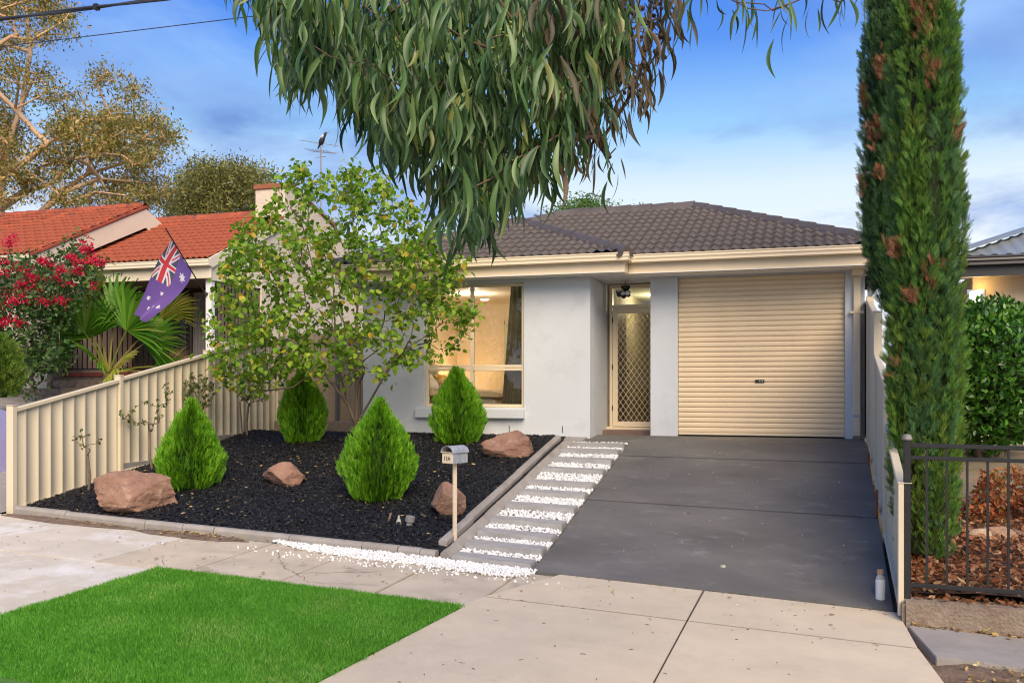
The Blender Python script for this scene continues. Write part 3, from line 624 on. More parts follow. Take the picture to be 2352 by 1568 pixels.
# curtain
def curtain(name, x0, x1, y, z0, z1, mat, label, flare=0, parent=None, waves=7, amp=.035, cat='curtain'):
    n = 60; m = 10; V = []
    for j in range(m + 1):
        t = j / m
        for i in range(n + 1):
            s = i / n; xx = x0 - flare * (1 - t) * (1 - s) + (x1 - x0) * s; V.append((xx, y + amp * math.sin(s * waves * 2 * math.pi + .6 * math.sin(t * 2)) * (1 - .3 * t), z0 + (z1 - z0) * t))
    F = [(j * (n + 1) + i, j * (n + 1) + i + 1, (j + 1) * (n + 1) + i + 1, (j + 1) * (n + 1) + i) for j in range(m) for i in range(n)]
    o = fobj(name, V, F, mat, parent, True)
    return tag(o, label, cat) if label else o
curtain('curtain', aY(1172, 0, YW + .27)[0], WX1 + .3, YW + .30, .42, 2.47, M_('brown_curtain', (.21, .17, .13), .95, .1, 5), 'long brown curtain hanging at the side of the bedroom window', flare=.16)

# --- front door
xd0 = aY(1400, 0, YD)[0]; xd1 = -2.38
df = MB(); df.box(xd0, xd0 + .05, YD, YD + .09, .076, 2.50).box(xd1, xd1 + .05, YD, YD + .09, .076, 2.50).box(xd0 + .05, xd1, YD, YD + .09, 2.44, 2.50).box(xd0 + .05, xd1, YD, YD + .09, 2.10, 2.16)
dfo = df.build('door_frame', m_cream, hs, bevel=.004)
MB().box(xd0 + .05, xd1, YD + .04, YD + .045, 2.16, 2.44).build('transom_pane', m_glass, dfo)
sdm = MB(); sx0, sx1, sz0, sz1 = xd0 + .055, xd1 - .005, .085, 2.095; fr_rect(sdm, sx0, sx1, sz0, sz1, .085, YD + .002, YD + .035)
sdo = sdm.build('security_door', m_cream, hs, bevel=.004)
gr = MB(); gw, gh = .093, .132; xa, xb, za, zb_ = sx0 + .085, sx1 - .085, sz0 + .085, sz1 - .085
def clipseg(x, z, dx, dz):
    t0, t1 = -99, 99
    for p, d, lo, hi in ((x, dx, xa, xb), (z, dz, za, zb_)):
        a, b = (lo - p) / d, (hi - p) / d; a, b = min(a, b), max(a, b); t0, t1 = max(t0, a), min(t1, b)
    return (t0, t1) if t1 > t0 else None
for sgn in (1, -1):
    for k in range(-30, 40):
        q = clipseg(xa + k * gw, za, gw / 2 * sgn, gh / 2)
        if q: gr.bar((xa + k * gw + gw / 2 * sgn * q[0], YD + .018 + .003 * sgn, za + gh / 2 * q[0]), (xa + k * gw + gw / 2 * sgn * q[1], YD + .018 + .003 * sgn, za + gh / 2 * q[1]), .0048, .009, (0, 1, 0))
gr.build('grille', m_cream, sdo)
MB().box(xa, xb, YD + .0265, YD + .0275, za, zb_).build('fly_screen', (lambda m: m)(GLASS('dark_fly_screen', (.72, .69, .62), .25)), sdo)
for z in (.35, 1.05, 1.85): MB().box(sx0 - .012, sx0 + .006, YD - .006, YD + .004, z, z + .09).build('hinge', m_black, sdo)
# hall behind
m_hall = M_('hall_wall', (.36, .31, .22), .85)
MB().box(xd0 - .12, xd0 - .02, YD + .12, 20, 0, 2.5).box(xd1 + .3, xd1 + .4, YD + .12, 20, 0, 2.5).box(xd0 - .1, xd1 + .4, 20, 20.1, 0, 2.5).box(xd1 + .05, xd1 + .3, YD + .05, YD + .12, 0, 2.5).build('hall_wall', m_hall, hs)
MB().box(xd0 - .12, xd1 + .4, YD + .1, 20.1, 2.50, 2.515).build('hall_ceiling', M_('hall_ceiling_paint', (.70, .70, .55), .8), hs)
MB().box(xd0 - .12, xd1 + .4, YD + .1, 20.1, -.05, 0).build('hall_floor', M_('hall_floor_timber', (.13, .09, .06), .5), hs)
idr = MB().box(xd0 + .06, xd0 + .10, YD + .14, YD + .95, .05, 2.08).build('inner_door', M_('brown_inner_door', (.11, .075, .05), .5), hs, bevel=.006)
MB().tube([(xd0 + .11, YD + .86, 1.04), (xd0 + .16, YD + .86, 1.04), (xd0 + .16, YD + .76, 1.04)], .011, 8).build('door_handle', m_black, idr)
lamp('POINT', 'hall_lamp', (xd1 - .4, 17.9, 2.35), 40, (1, .93, .68), .08)
# porch spot light cluster
pc = aY(1437, 672, 15.45); sl_ = thing('porch_spotlight', 'black three-headed spotlight hanging above the front door', 'spotlight', tuple(pc))
MB().tube([(pc[0], pc[1], pc[2] + .10), (pc[0], pc[1], SOF - .002)], .003, 6).build('cord', m_black, sl_)
MB().lathe([(.03, .03), (.075, .07), (.085, .11), (.03, .125)], tuple(pc), 16).build('mount', m_black, sl_)
for dx, dz, rx in ((-.10, -.03, 35), (.045, -.045, 80), (-.03, -.06, 60)):
    Mx = Matrix.Rotation(R(rx), 4, 'X'); c = (pc[0] + dx, pc[1] - .03, pc[2] + dz + .02)
    h_ = MB().lathe([(.025, -.06), (.045, -.04), (.05, .045), (.045, .05)], c, 16, Mx).build('lamp_head', m_black, sl_)
    MB().lathe([(.038, .0505), (.03, .056)], c, 14, Mx).build('lens', M_('spot_lens', (.6, .6, .58), .15, spec=.8), h_)
MB().bar((pc[0] - .1, pc[1], pc[2]), (pc[0] + .05, pc[1], pc[2] + .05), .03, .03).build('bracket', m_black, sl_)

# --- roller door
gd = MB().box(XPR + .002, XGR - .002, YM + .10, YM + .12, .0, 2.51).build('garage_door', m_door, hs)
nr = 31; ph = 2.47 / nr
prof = [(0, -.016), (.03, -.016), (.06, .014), (.20, .021), (.50, .0235), (.80, .021), (.92, .013), (.93, -.016), (1, -.016)]
mbs = MB(); vs = []
for x in (XPR + .004, XGR - .004):
    for t, o in prof: vs.append((x, YM + .098 - o * .9, t * ph))
k = len(prof); mbs.add(vs, [(i, i + 1, k + i + 1, k + i) for i in range(k - 1)])
rib = mbs.build('door_slat', m_door, gd); rib.location.z = .035
for i in range(1, nr):
    c = rib.copy(); COL.objects.link(c); c.location.z = .035 + i * ph
MB().box(XPR + .004, XGR - .004, YM + .07, YM + .11, -.005, .035).build('bottom_rail', m_cream, gd, bevel=.004)
pk = aY(1745, 875, YM + .06); lk = MB().box(pk[0] - .07, pk[0] + .07, YM + .062, YM + .079, pk[2] - .022, pk[2] + .022).build('lock_plate', m_black, gd, bevel=.004)
mt_chrome = M_('chrome', (.6, .6, .6), .2, metal=1)
MB().lathe([(.011, 0), (.011, .008), (0, .008)], (pk[0] - .0, YM + .062, pk[2]), 12, Matrix.Rotation(R(90), 4, 'X')).build('key_hole', mt_chrome, gd)
MB().box(pk[0] + .03, pk[0] + .055, YM + .05, YM + .061, pk[2] - .012, pk[2] + .012).build('key_tab', mt_chrome, gd, bevel=.003)

# --- soffit, fascia, gutter
YEW, YEM = 14.30, 14.60; XEL, XST, XER = -7.85, -2.83, .95; ZE = 2.80; PT = math.tan(R(22)); HM = 3.2
MB().box(XEL + .02, XST - .02, YEW + .02, YW + .3, SOF, SOF + .012).box(XST - .02, XER - .02, YEM + .02, 16.1, SOF + .001, SOF + .012).box(XWR - .3, XST - .02, YW + .3, 16.1, SOF + .0005, SOF + .012).build('soffit', m_soffit, hs)
MB().box(XEL + .005, XST - .03, YEW + .06, YEW + .085, SOF - .02, 2.72).build('fascia', m_cream, hs, bevel=.003)
MB().box(XST - .055, XST - .03, YEW + .0855, YEM + .06, SOF - .02, 2.72).build('fascia', m_cream, hs, bevel=.003)
MB().box(XST - .029, XER - .03, YEM + .06, YEM + .085, SOF - .02, 2.72).build('fascia', m_cream, hs, bevel=.003)
MB().box(XEL + .005, XEL + .03, YEW + .086, 20.9, SOF - .02, 2.72).build('fascia', m_cream, hs)
MB().box(XER - .029, XER - .005, YEM + .06, 20.9, SOF - .02, 2.72).build('fascia', m_cream, hs)
gp = [(0, 0), (.045, -.002), (.05, -.03), (.058, -.045), (.052, -.075), (.038, -.095), (.04, -.12), (-.05, -.125), (-.055, 0), (-.045, -.004), (-.045, -.11), (.03, -.11), (.03, -.02), (.0, -.012)]
gp = [(.052, .0), (.06, -.012), (.05, -.03), (.058, -.055), (.046, -.085), (.05, -.118), (.02, -.13), (-.05, -.13), (-.05, -.02), (.04, -.02)]
def gutter(pts, z, mat=m_cream, parent=hs, name='gutter', sc=1.0):
    """pts: plan polyline of gutter centre, outward is to the right of travel"""
    mb = MB(); vs = []; n = len(pts); k = len(gp)
    for i, p in enumerate(pts):
        p = Vector(p); d0 = (Vector(pts[i]) - Vector(pts[i - 1])).normalized() if i > 0 else None; d1 = (Vector(pts[i + 1]) - p).normalized() if i < n - 1 else None
        a = d0 or d1; b = d1 or d0; n0 = Vector((a.y, -a.x)); n1 = Vector((b.y, -b.x)); m_ = (n0 + n1); m_ = m_ / (m_.length ** 2) * 2
        for o, h in gp: vs.append((p.x + m_.x * o * sc, p.y + m_.y * o * sc, z + h * sc))
    fs = [(i * k + j, i * k + (j + 1) % k, (i + 1) * k + (j + 1) % k, (i + 1) * k + j) for i in range(n - 1) for j in range(k)] + [tuple(range(k))[::-1], tuple(range((n - 1) * k, n * k))]
    return mb.add(vs, fs).build(name, mat, parent)
gutter([(XEL - .05, 20.5), (XEL - .05, YEW), (XST, YEW), (XST, YEM), (XER, YEM), (XER, 20.5)], ZE + .012)
# downpipe at the right corner, rain head, brackets
xdp = aY(1968, 0, YM - .02)[0]
dp = MB().box(xdp - .05, xdp + .05, YM - .07, YM - .002, .02, 2.42).build('downpipe', m_cream, hs, bevel=.01)
MB().box(xdp - .075, xdp + .085, YM - .30, YM - .001, 2.42, 2.72).build('rain_head', m_cream, dp, bevel=.01)
MB().box(xdp - .10, xdp + .10, YM - .08, YM - .001, 1.86, 1.90).build('pipe_bracket', m_cream, dp, bevel=.004)
MB().box(xdp - .054, xdp + .054, YM - .076, YM - .003, .30, .34).build('pipe_band', M_('grey_tape', (.40, .42, .44), .5), dp)
MB().box(xdp - .06, xdp + .06, YM - .08, YM - .001, -.06, .02).build('pipe_foot', m_conc, dp, bevel=.01)

# --- tiled roof
TW, TL = .30, .315
def tile_mesh(name, mat, nw=12, humps=2, amp=.036, lip=.040, TW=TW, TL=TL):
    x = np.linspace(0, TW, nw + 1); s = x / TW * humps
    h = amp * (np.sin(2 * np.pi * (s - .25)) * .5 + .5) ** 1.35
    rows = [(-.010, lip - .036), (-.014, lip), (TL * .5, lip * .62), (TL + .02, .004)]
    V = [(x[i], b, o + h[i]) for b, o in rows for i in range(nw + 1)]
    F = [(r * (nw + 1) + i, r * (nw + 1) + i + 1, (r + 1) * (nw + 1) + i + 1, (r + 1) * (nw + 1) + i) for r in (0, 1) for i in range(nw)]
    V = [(x[i], b, o + h[i]) for b, o in (rows[0], rows[1], rows[3]) for i in range(nw + 1)]
    return fmesh(name, V, F, mat)
def tile_plane(parent, E0, ex, sl, poly, mesh, limit, tw=TW, tl=TL, shift=0.0, rot=.006, stuffname='roof_tiles'):
    """E0 eave origin, ex along eave, sl up slope; poly convex in (a,b) counter-clockwise"""
    E0 = Vector(E0); ex = Vector(ex); sl = Vector(sl); nn = ex.cross(sl).normalized()
    poly = [Vector((p[0], p[1])) for p in poly]; amax = max(p.x for p in poly); amin = min(p.x for p in poly); bmax = max(p.y for p in poly)
    edges = [(poly[i], poly[(i + 1) % len(poly)]) for i in range(len(poly))]
    hp = []
    for p, q in edges:
        d = (q - p).normalized(); hp.append((p, Vector((-d.y, d.x))))
    inst = []; cut = []
    for r in range(int(bmax / tl) + 1):
        for c in range(int(math.floor(amin / tw)) - 1, int(amax / tw) + 2):
            a0 = c * tw + shift; b0 = r * tl; cs_ = [Vector((a0, b0)), Vector((a0 + tw, b0)), Vector((a0 + tw, b0 + tl)), Vector((a0, b0 + tl))]
            ins = [all((q - p).dot(nv) > -1e-4 for p, nv in hp) for q in cs_]
            Mx = Matrix((ex, sl, nn)).transposed().to_4x4(); Mx.translation = E0 + ex * a0 + sl * b0
            Mx = Mx @ Matrix.Rotation(random.gauss(0, rot), 4, 'Z') @ Matrix.Translation((0, 0, random.uniform(-.003, .003)))
            if all(ins): inst.append(Mx)
            elif all(any((q - p).dot(nv) > 0 for q in cs_) for p, nv in hp): cut.append((Mx, a0, b0))
    allobj = []; V0 = np.array([v.co[:] for v in mesh.vertices]); F0 = np.array([p.vertices[:] for p in mesh.polygons])
    inst.sort(key=lambda m: (m.translation - cam.location).length)
    for m in inst[:limit]:
        o = bpy.data.objects.new('roof_tile', mesh); o.parent = parent; o.matrix_basis = m; COL.objects.link(o)
    if len(inst) > limit:
        Vs = []; Fs = []
        for i, m in enumerate(inst[limit:]):
            A = np.array(m); Vs.append(V0 @ A[:3, :3].T + A[:3, 3]); Fs.append(F0 + i * len(V0))
        kind(fobj(stuffname, np.vstack(Vs), np.vstack(Fs), mesh.materials[0], parent), 'stuff')
    # clipped tiles
    bm = bmesh.new(); 
    for m, a0, b0 in cut:
        t = bmesh.new(); t.from_mesh(mesh)
        for p, nv in hp:
            q = p - Vector((a0, b0))
            bmesh.ops.bisect_plane(t, geom=list(t.verts) + list(t.edges) + list(t.faces), plane_co=(q.x, q.y, 0), plane_no=(nv.x, nv.y, 0), clear_inner=True, clear_outer=False)
        bmesh.ops.transform(t, matrix=m, verts=t.verts); tm = bpy.data.meshes.new('x'); t.to_mesh(tm); t.free(); bm.from_mesh(tm); bpy.data.meshes.remove(tm)
    if cut:
        mm = bpy.data.meshes.new('cut_tiles'); bm.to_mesh(mm); mm.materials.append(mesh.materials[0]); kind(link(bpy.data.objects.new('cut_tiles', mm), parent), 'stuff')
    bm.free()
def caps(parent, a, b, mat, w=.135, h=.075, L=.40, name='ridge_cap', down=.10):
    """ridge caps from a (low) to b (high)"""
    a = Vector(a); b = Vector(b); d = (b - a); tot = d.length; d.normalize(); sd_ = d.cross(Vector((0, 0, 1))).normalized(); up = sd_.cross(d)
    n = max(1, round(tot / L)); l = tot / n
    for i in range(n):
        mb = MB(); vs = []
        for t, ex_ in ((-.03, .016), (l + .01, -.004)):
            for o, z in ((-w, -down), (-w * .72, -.005), (-w * .30, h * .8), (0, h), (w * .30, h * .8), (w * .72, -.005), (w, -down)):
                vs.append(a + d * (i * l + t) + sd_ * o * (1 + ex_ * 2) + up * (z + ex_))
        k = 7; mb.add(vs, [(j, j + 1, k + j + 1, k + j) for j in range(k - 1)] + [tuple(range(k))])
        mb.build(name, mat, parent)
cosp = math.cos(R(22)); sinp = math.sin(R(22)); OV = .03
# key points
YR = YEM + HM; ZR = ZE + HM * PT; RL = Vector((XEL + HM, YR, ZR)); RR = Vector((XER - HM, YR, ZR))
W2 = (XST - XEL) / 2; WA = Vector((XEL + W2, YEW + W2, ZE + W2 * PT)); WB = Vector((XEL + W2, YEM + W2, ZE + W2 * PT))
def dn(v): return Vector(v) - Vector((0, 0, .03))
und = bmesh.new()
def uface(*p): und.faces.new([und.verts.new(dn(q)) for q in p])
uface((XEL, YEW, ZE), (XST, YEW, ZE), WA); uface((XST, YEW, ZE), (XST, YEM, ZE), WB, WA)
uface((XST, YEM, ZE), (XER, YEM, ZE), RR, RL, WB); uface((XER, YEM, ZE), (XER, YEM + 2 * HM, ZE), RR)
uface((XEL, YEW, ZE), WA, WB, RL, (XEL, YEM + 2 * HM, ZE)); uface((XEL, YEM + 2 * HM, ZE), RL, RR, (XER, YEM + 2 * HM, ZE))
bmesh.ops.recalc_face_normals(und, faces=und.faces); mm = bpy.data.meshes.new('roof'); und.to_mesh(mm); und.free(); mm.materials.append(m_under)
roof = link(bpy.data.objects.new('roof', mm), hs)
tm_ = tile_mesh('dark_tile', m_tile)
f_sl = (0, cosp, sinp)
# front main plane: valley from (XST,YEM) to WB on the left
def ab(p, E, sl=Vector(f_sl), ex=Vector((1, 0, 0))): q = Vector(p) - Vector(E); return (q.dot(ex), q.dot(sl))
E = (XST, YEM, ZE)
tile_plane(roof, E, (1, 0, 0), f_sl, [ab((XST, YEM, ZE), E), ab((XER, YEM, ZE), E), ab(RR, E), ab(RL, E), ab(WB, E)], tm_, 200)
E = (XEL, YEW, ZE)
tile_plane(roof, E, (1, 0, 0), f_sl, [ab((XEL, YEW, ZE), E), ab((XST, YEW, ZE), E), ab(WA, E)], tm_, 90)
# right side plane, left side plane, wing right plane, back plane
s_r = Vector((-cosp, 0, sinp)); E = (XER, YEM, ZE); ey = Vector((0, 1, 0))
tile_plane(roof, E, (0, 1, 0), s_r, [ab(p, E, s_r, ey) for p in ((XER, YEM, ZE), (XER, YEM + 2 * HM, ZE), RR)], tm_, 0)
s_l = Vector((cosp, 0, sinp)); E = (XEL, YEM + 2 * HM, ZE); en = Vector((0, -1, 0))
tile_plane(roof, E, (0, -1, 0), s_l, [ab(p, E, s_l, en) for p in ((XEL, YEM + 2 * HM, ZE), (XEL, YEW, ZE), WA, WB, RL)], tm_, 0)
E = (XST, YEW, ZE)
tile_plane(roof, E, (0, 1, 0), s_r, [ab(p, E, s_r, ey) for p in ((XST, YEW, ZE), (XST, YEM, ZE), WB, WA)], tm_, 0)
up_ = Vector((0, 0, .035))
caps(roof, Vector((XER, YEM, ZE)) + up_, RR + up_, m_tile); caps(roof, RR + up_, RL + up_, m_tile); caps(roof, WB + up_, RL + up_, m_tile)
caps(roof, Vector((XST, YEW, ZE)) + up_, WA + up_, m_tile); caps(roof, Vector((XEL, YEW, ZE)) + up_, WA + up_, m_tile); caps(roof, WA + up_, WB + up_, m_tile)
caps(roof, Vector((XEL, YEM + 2 * HM, ZE)) + up_, RL + up_, m_tile)
# ------------------------------------------------------------------ fences
def lerp(tab, y): return float(np.interp(y, [t[0] for t in tab], [t[1] for t in tab]))
def steel_fence(name, label, X, posts, top, bot, face, cap=.09):
    """sheet steel fence along Y at X; posts: list of y; top/bot: list (per panel) of ((z_top0,z_top1),(z_bot0,z_bot1))"""
    f = thing(name, label, 'fence', (X, posts[0], bot[0][0]))
    for i in range(len(posts) - 1):
        y0, y1 = posts[i] + .035, posts[i + 1] - .035; n = max(1, round((y1 - y0) / .205)); p = (y1 - y0) / n; ys_ = []; xs_ = []
        for k in range(n):
            for t, o in ((0, 0), (.78, 0), (.82, .013), (.95, .013)): ys_.append(y0 + (k + t) * p); xs_.append(o)
        ys_.append(y1); xs_.append(0); V = []
        for j, y in enumerate(ys_):
            s = (y - y0) / (y1 - y0); zt = top[i][0] * (1 - s) + top[i][1] * s; zb = bot[i][0] * (1 - s) + bot[i][1] * s
            V += [(X + face * xs_[j], y, zb + .01), (X + face * xs_[j], y, zt - .01)]
        F = [(2 * j, 2 * j + 2, 2 * j + 3, 2 * j + 1) for j in range(len(ys_) - 1)]
        o = fobj('fence_sheet', V, F, m_fence, f)
        MB().bar((X + face * .01, y0, top[i][0]), (X + face * .01, y1, top[i][1]), .075, .05).build('top_rail', m_fence, f, bevel=.006)
        MB().bar((X + face * .01, y0, bot[i][0]), (X + face * .01, y1, bot[i][1]), .07, .045).build('bottom_rail', m_fence, f, bevel=.006)
    for i, y in enumerate(posts):
        zt = max([top[i][0]] if i < len(top) else [], default=-9); zt = max(zt, top[i - 1][1] if i > 0 else -9); zb = min(bot[i][0] if i < len(bot) else 9, bot[i - 1][1] if i > 0 else 9)
        po = MB().box(X - .05, X + .055, y - .036, y + .036, zb - .06, zt + .05).build('post', m_fence, f, bevel=.006)
        MB().box(X - .055, X + .06, y - .041, y + .041, zt + .0501, zt + .062).build('post_cap', m_fence, po, bevel=.004)
    return f
PL = [9.30, 11.20, 13.25, 15.35, 17.45, 19.5]
lf = steel_fence('boundary_fence', 'cream sheet steel fence stepping up beside the mulch bed', -9.60, PL,
    [(.47, .84), (.87, 1.28), (1.30, 1.64), (1.66, 1.86), (1.86, 1.95)], [(-.78, -.60), (-.46, -.30), (-.27, -.16), (-.05, 0.05), (.05, .1)], 1)
MB().box(-9.62, -9.57, 11.24, 13.2, -.62, -.34).box(-9.62, -9.57, 13.3, 19.4, -.4, -.05).build('plinth', m_kerb, lf, bevel=.006)
MB().box(-9.56, -9.53, 11.12, 11.19, -.62, -.45).build('rusty_bracket', m_rust, lf)
rf = steel_fence('boundary_fence', 'cream sheet steel fence beside the dark driveway', 0.69, [8.90, 11.0, 12.9, 14.85, 16.9],
    [(-.13, .35), (.78, 1.15), (1.66, 2.0), (2.02, 2.1)], [(-1.17, -.83), (-.80, -.40), (-.36, -.02), (0, 0)], -1)
for y, z0, z1 in ((11.6, -.78, -.42), (13.55, -.38, -.12)): MB().box(.60, .625, y - .07, y + .07, z0, z1).build('rusty_plate', m_rust, rf)
# dark pole and fence continuation between house and left fence; its shadow painted brown
sg = thing('side_fence_run', 'sheet steel side fence, shadowed brown by its colour, beside the white wall', 'gate', (-8.5, 15.6, 0))
m_fence_shaded = M_('shaded_fence_brown', (.33, .25, .165), .5, .05, 2)  # cream fence lying in shadow: the shade is put into this brown
for i in range(9):
    x = -9.5 + i * .215; MB().box(x, x + .21, 15.60, 15.62 + .02 * (i % 2), .06, 1.75).build('shaded_fence_sheet', m_fence_shaded, sg, bevel=.004)
MB().tube([(-8.42, 15.5, -.1), (-8.42, 15.5, 1.9)], .032, 10).build('side_pole', M_('grey_steel_post', (.10, .11, .13), .5), sg)
rw = MB(); rw.box(-9.5, -7.6, 15.1, 15.3, -.1, .14); tag(rw.build('retaining_wall', m_conc, None, bevel=.01), 'low brown retaining wall by the side fence', 'wall')

# iron fence on the right, its plinth, the garden bed behind
ZF = -1.05
pl2 = tag(slab('plinth_wall', 0, 0, 0, 0, m_conc, None, quad=((.665, 8.74), (9, 8.66), (9, 8.98), (.665, 9.02)), th=.30, bevel=.03, nx=24, ny=3, zf=lambda x, y: -1.075 - .015 * (x - .7) + .012 * float(vnoise(np.array([[x, y, 0]]), 4, 2)[0])), 'low rough concrete plinth under the black railing', 'plinth')
IF_ = thing('railing_fence', 'black steel picket railing on a concrete plinth', 'railing', (.75, 8.9, -1.06))
p0 = aY(2085, 1005, 8.88); MB().box(.715 - .03, .715 + .03, 8.86, 8.92, -1.08, .30).build('post', m_black, IF_, bevel=.006)
MB().lathe([(.042, .30), (.044, .315), (.03, .345), (.0, .352)], (.715, 8.89, 0), 14).build('post_cap', M_('worn_cap', (.20, .19, .18), .4, .4, 20), IF_)
for z, w in ((.255, .032), (.148, .028), (-.955, .032)):
    MB().bar((.74, 8.885, z), (8.0, 8.84, z - .012 * 7.2), w, w * 1.15).build('rail', m_black, IF_, bevel=.003)
k = 0; x = .715 + .158
while x < 8:
    dz = -.012 * (x - .74); MB().box(x - .0095, x + .0095, 8.876 - .006 * (x - .7), 8.895 - .006 * (x - .7), -.955 + dz, (.255 if (k % 4 in (0, 1)) else .148) + dz).build('picket', m_black, IF_); x += .158 if x < 1.9 else .158; k += 1
def zr(X, Y): return -1.03 + np.clip((Y - 9) / 6.2, 0, 1) ** 1.1 * .66 + .03 * vnoise(np.stack([X, Y, X * 0], -1), 1.5, 9)
m_rsoil = M_('brown_mulch_soil', (.085, .045, .028), .95, .4, 14, bump=1, bscale=50)
kind(sheet('neighbour_garden', np.linspace(.74, 16, 60), np.linspace(8.95, 17, 50), zr, m_rsoil), 'structure')
m_redlitter = LEAF('red_brown_leaf', [(0, (.16, .055, .025)), (.3, (.34, .14, .06)), (.55, (.26, .085, .04)), (.8, (.46, .29, .15)), (1, (.10, .045, .025))], .2, .6)
n = 9000; x = .8 + rng.uniform(0, 1, n) ** 1.4 * 3.2; y = rng.uniform(8.98, 13, n); litter('leaf_litter', x, y, lambda a, b: zr(a, b) + rng.uniform(0, .05, len(a)), .03, .10, m_redlitter, .9)
x = rng.uniform(1.0, 3.2, 900); y = rng.uniform(6.9, 7.75, 900); litter('leaf_litter', x, y, lambda a, b: G(a, b) - .012, .02, .06, m_litter, .6)
x = rng.uniform(.75, 3.4, 420); y = rng.uniform(8.86, 9.02, 420); litter('leaf_litter', x, y, lambda a, b: a * 0 - 1.068 - .015 * (a - .7), .03, .09, m_redlitter, .8)
x = rng.uniform(.72, 3.2, 140); y = rng.normal(8.68, .035, 140); litter('leaf_litter', x, y, lambda a, b: G(a, b) - .012, .03, .09, m_litter, .5)

# bottle by the fence
pb = gnd(2022, 1381); bo = thing('bottle', 'white glass bottle with wooden lid standing by the fence', 'bottle', tuple(pb))
MB().lathe([(.0, 0), (.040, .0), (.043, .006), (.043, .195), (.040, .208)], tuple(pb), 24).build('milk_fill', M_('milky_white', (.72, .74, .72), .35), bo, smooth=False)
MB().lathe([(.0405, .2085), (.038, .225), (.026, .242), (.024, .255)], tuple(pb), 24).build('bottle_neck', M_('frosted_glass', (.42, .42, .42), .12, spec=.7), bo)
MB().lathe([(.029, .2555), (.030, .262), (.030, .293), (.026, .297)], tuple(pb), 24).build('lid', M_('cork_wood', (.42, .27, .17), .7, .15, 30), bo)
# crumpled leaf-green scrap on the drive
ps = gnd(1661, 1304); mb_ = bmesh.new(); bmesh.ops.create_icosphere(mb_, subdivisions=2, radius=.028)
for v in mb_.verts: v.co *= 1 + .45 * float(vnoise(np.array([v.co[:]]), 60, 3)[0]); v.co.z *= .6
m_ = bpy.data.meshes.new('scrap'); mb_.to_mesh(m_); mb_.free(); m_.materials.append(M_('pale_green_scrap', (.36, .42, .30), .8)); o = bpy.data.objects.new('stone', m_); o.location = tuple(ps + np.array([0, 0, .016])); COL.objects.link(o); tag(o, 'small pale green crumpled scrap lying on the dark driveway', 'stone')

# ------------------------------------------------------------------ letterbox
pm = np.array([-3.83, 9.72, 0]); zb_m = float(G(pm[0], pm[1])) + .02; ztop = aY(1050, 1022, pm[1])[2]
mbx = thing('letterbox', 'cream letterbox with grey arched lid on a thin post, marked 13A', 'letterbox', (pm[0], pm[1], zb_m))
RZ = Matrix.Translation((pm[0], pm[1], 0)) @ Matrix.Rotation(R(-24), 4, 'Z')
def lb(x0, x1, y0, y1, z0, z1, name, mat, parent=mbx, bevel=.003): return MB().box(x0, x1, y0, y1, z0, z1, RZ).build(name, mat, parent, bevel=bevel)
zb = ztop - .195; bw, bd = .083, .115
m_lid = M_('worn_grey_paint', (.33, .36, .40), .45, col2=(.20, .22, .26), vscale=18, stretch=(1, 1, .3), spots=((.55, .50, .40), 9, .6, .8))
lb(-.018, .018, -.018, .018, zb_m - .15, zb - .001, 'post', m_cream)
lb(-bw, bw, -bd, -bd + .006, zb, zb + .112, 'front_panel', m_cream); lb(-bw, bw, bd - .006, bd, zb, zb + .112, 'back_panel', m_cream)
lb(-bw, -bw + .005, -bd + .0065, bd - .0065, zb, zb + .112, 'side_panel', m_cream); lb(bw - .005, bw, -bd + .0065, bd - .0065, zb, zb + .112, 'side_panel', m_lid); lb(-bw + .006, bw - .006, -bd + .007, bd - .007, zb, zb + .006, 'floor_panel', m_cream)
n = 14; vs = []; 
for y in (-bd - .012, bd + .012):
    for rr in (bw + .012, bw + .007):
        for i in range(n + 1):
            a = math.pi * i / n; vs.append(RZ @ Vector((math.cos(a) * rr, y, zb + .114 + math.sin(a) * rr * .82)))
k = n + 1; fs = []
for i in range(n): fs += [(i, i + 1, 2 * k + i + 1, 2 * k + i), (k + i, 3 * k + i, 3 * k + i + 1, k + i + 1), (i, k + i, k + i + 1, i + 1), (2 * k + i, 2 * k + i + 1, 3 * k + i + 1, 3 * k + i)]
smooth_angle(MB().add(vs, fs).build('lid', m_lid, mbx), 35)
# inside of the arch: cream baffle set back, and the lip below the slot
poly = [(math.cos(math.pi * i / n) * (bw + .005), zb + .116 + math.sin(math.pi * i / n) * (bw + .005) * .80) for i in range(n + 1)]
vs = [RZ @ Vector((p[0], y, p[1])) for y in (.02, .026) for p in poly]; k = n + 1
MB().add(vs, [tuple(range(k))[::-1], tuple(range(k, 2 * k))] + [(i, (i + 1) % k, k + (i + 1) % k, k + i) for i in range(k)]).build('baffle', M_('inner_tan', (.48, .30, .12), .6), mbx)
lb(-bw - .008, bw + .008, -bd - .010, -bd + .07, zb + .1155, zb + .122, 'slot_lip', m_cream)
tcu = bpy.data.curves.new('num', 'FONT'); tcu.body = '13A'; tcu.size = .058; tcu.align_x = 'CENTER'; tcu.extrude = .0006; tcu.space_character = 1.12; tcu.offset = .0012
to = bpy.data.objects.new('num', tcu); COL.objects.link(to); bpy.context.view_layer.update(); dg = bpy.context.evaluated_depsgraph_get(); me = bpy.data.meshes.new_from_object(to.evaluated_get(dg)); bpy.data.objects.remove(to)
me.transform(RZ @ Matrix.Translation((-.005, -bd - .0015, zb + .036)) @ Matrix.Rotation(R(90), 4, 'X')); me.materials.clear(); me.materials.append(M_('black_numeral', (.01, .01, .01), .5)); link(bpy.data.objects.new('house_number', me), mbx)

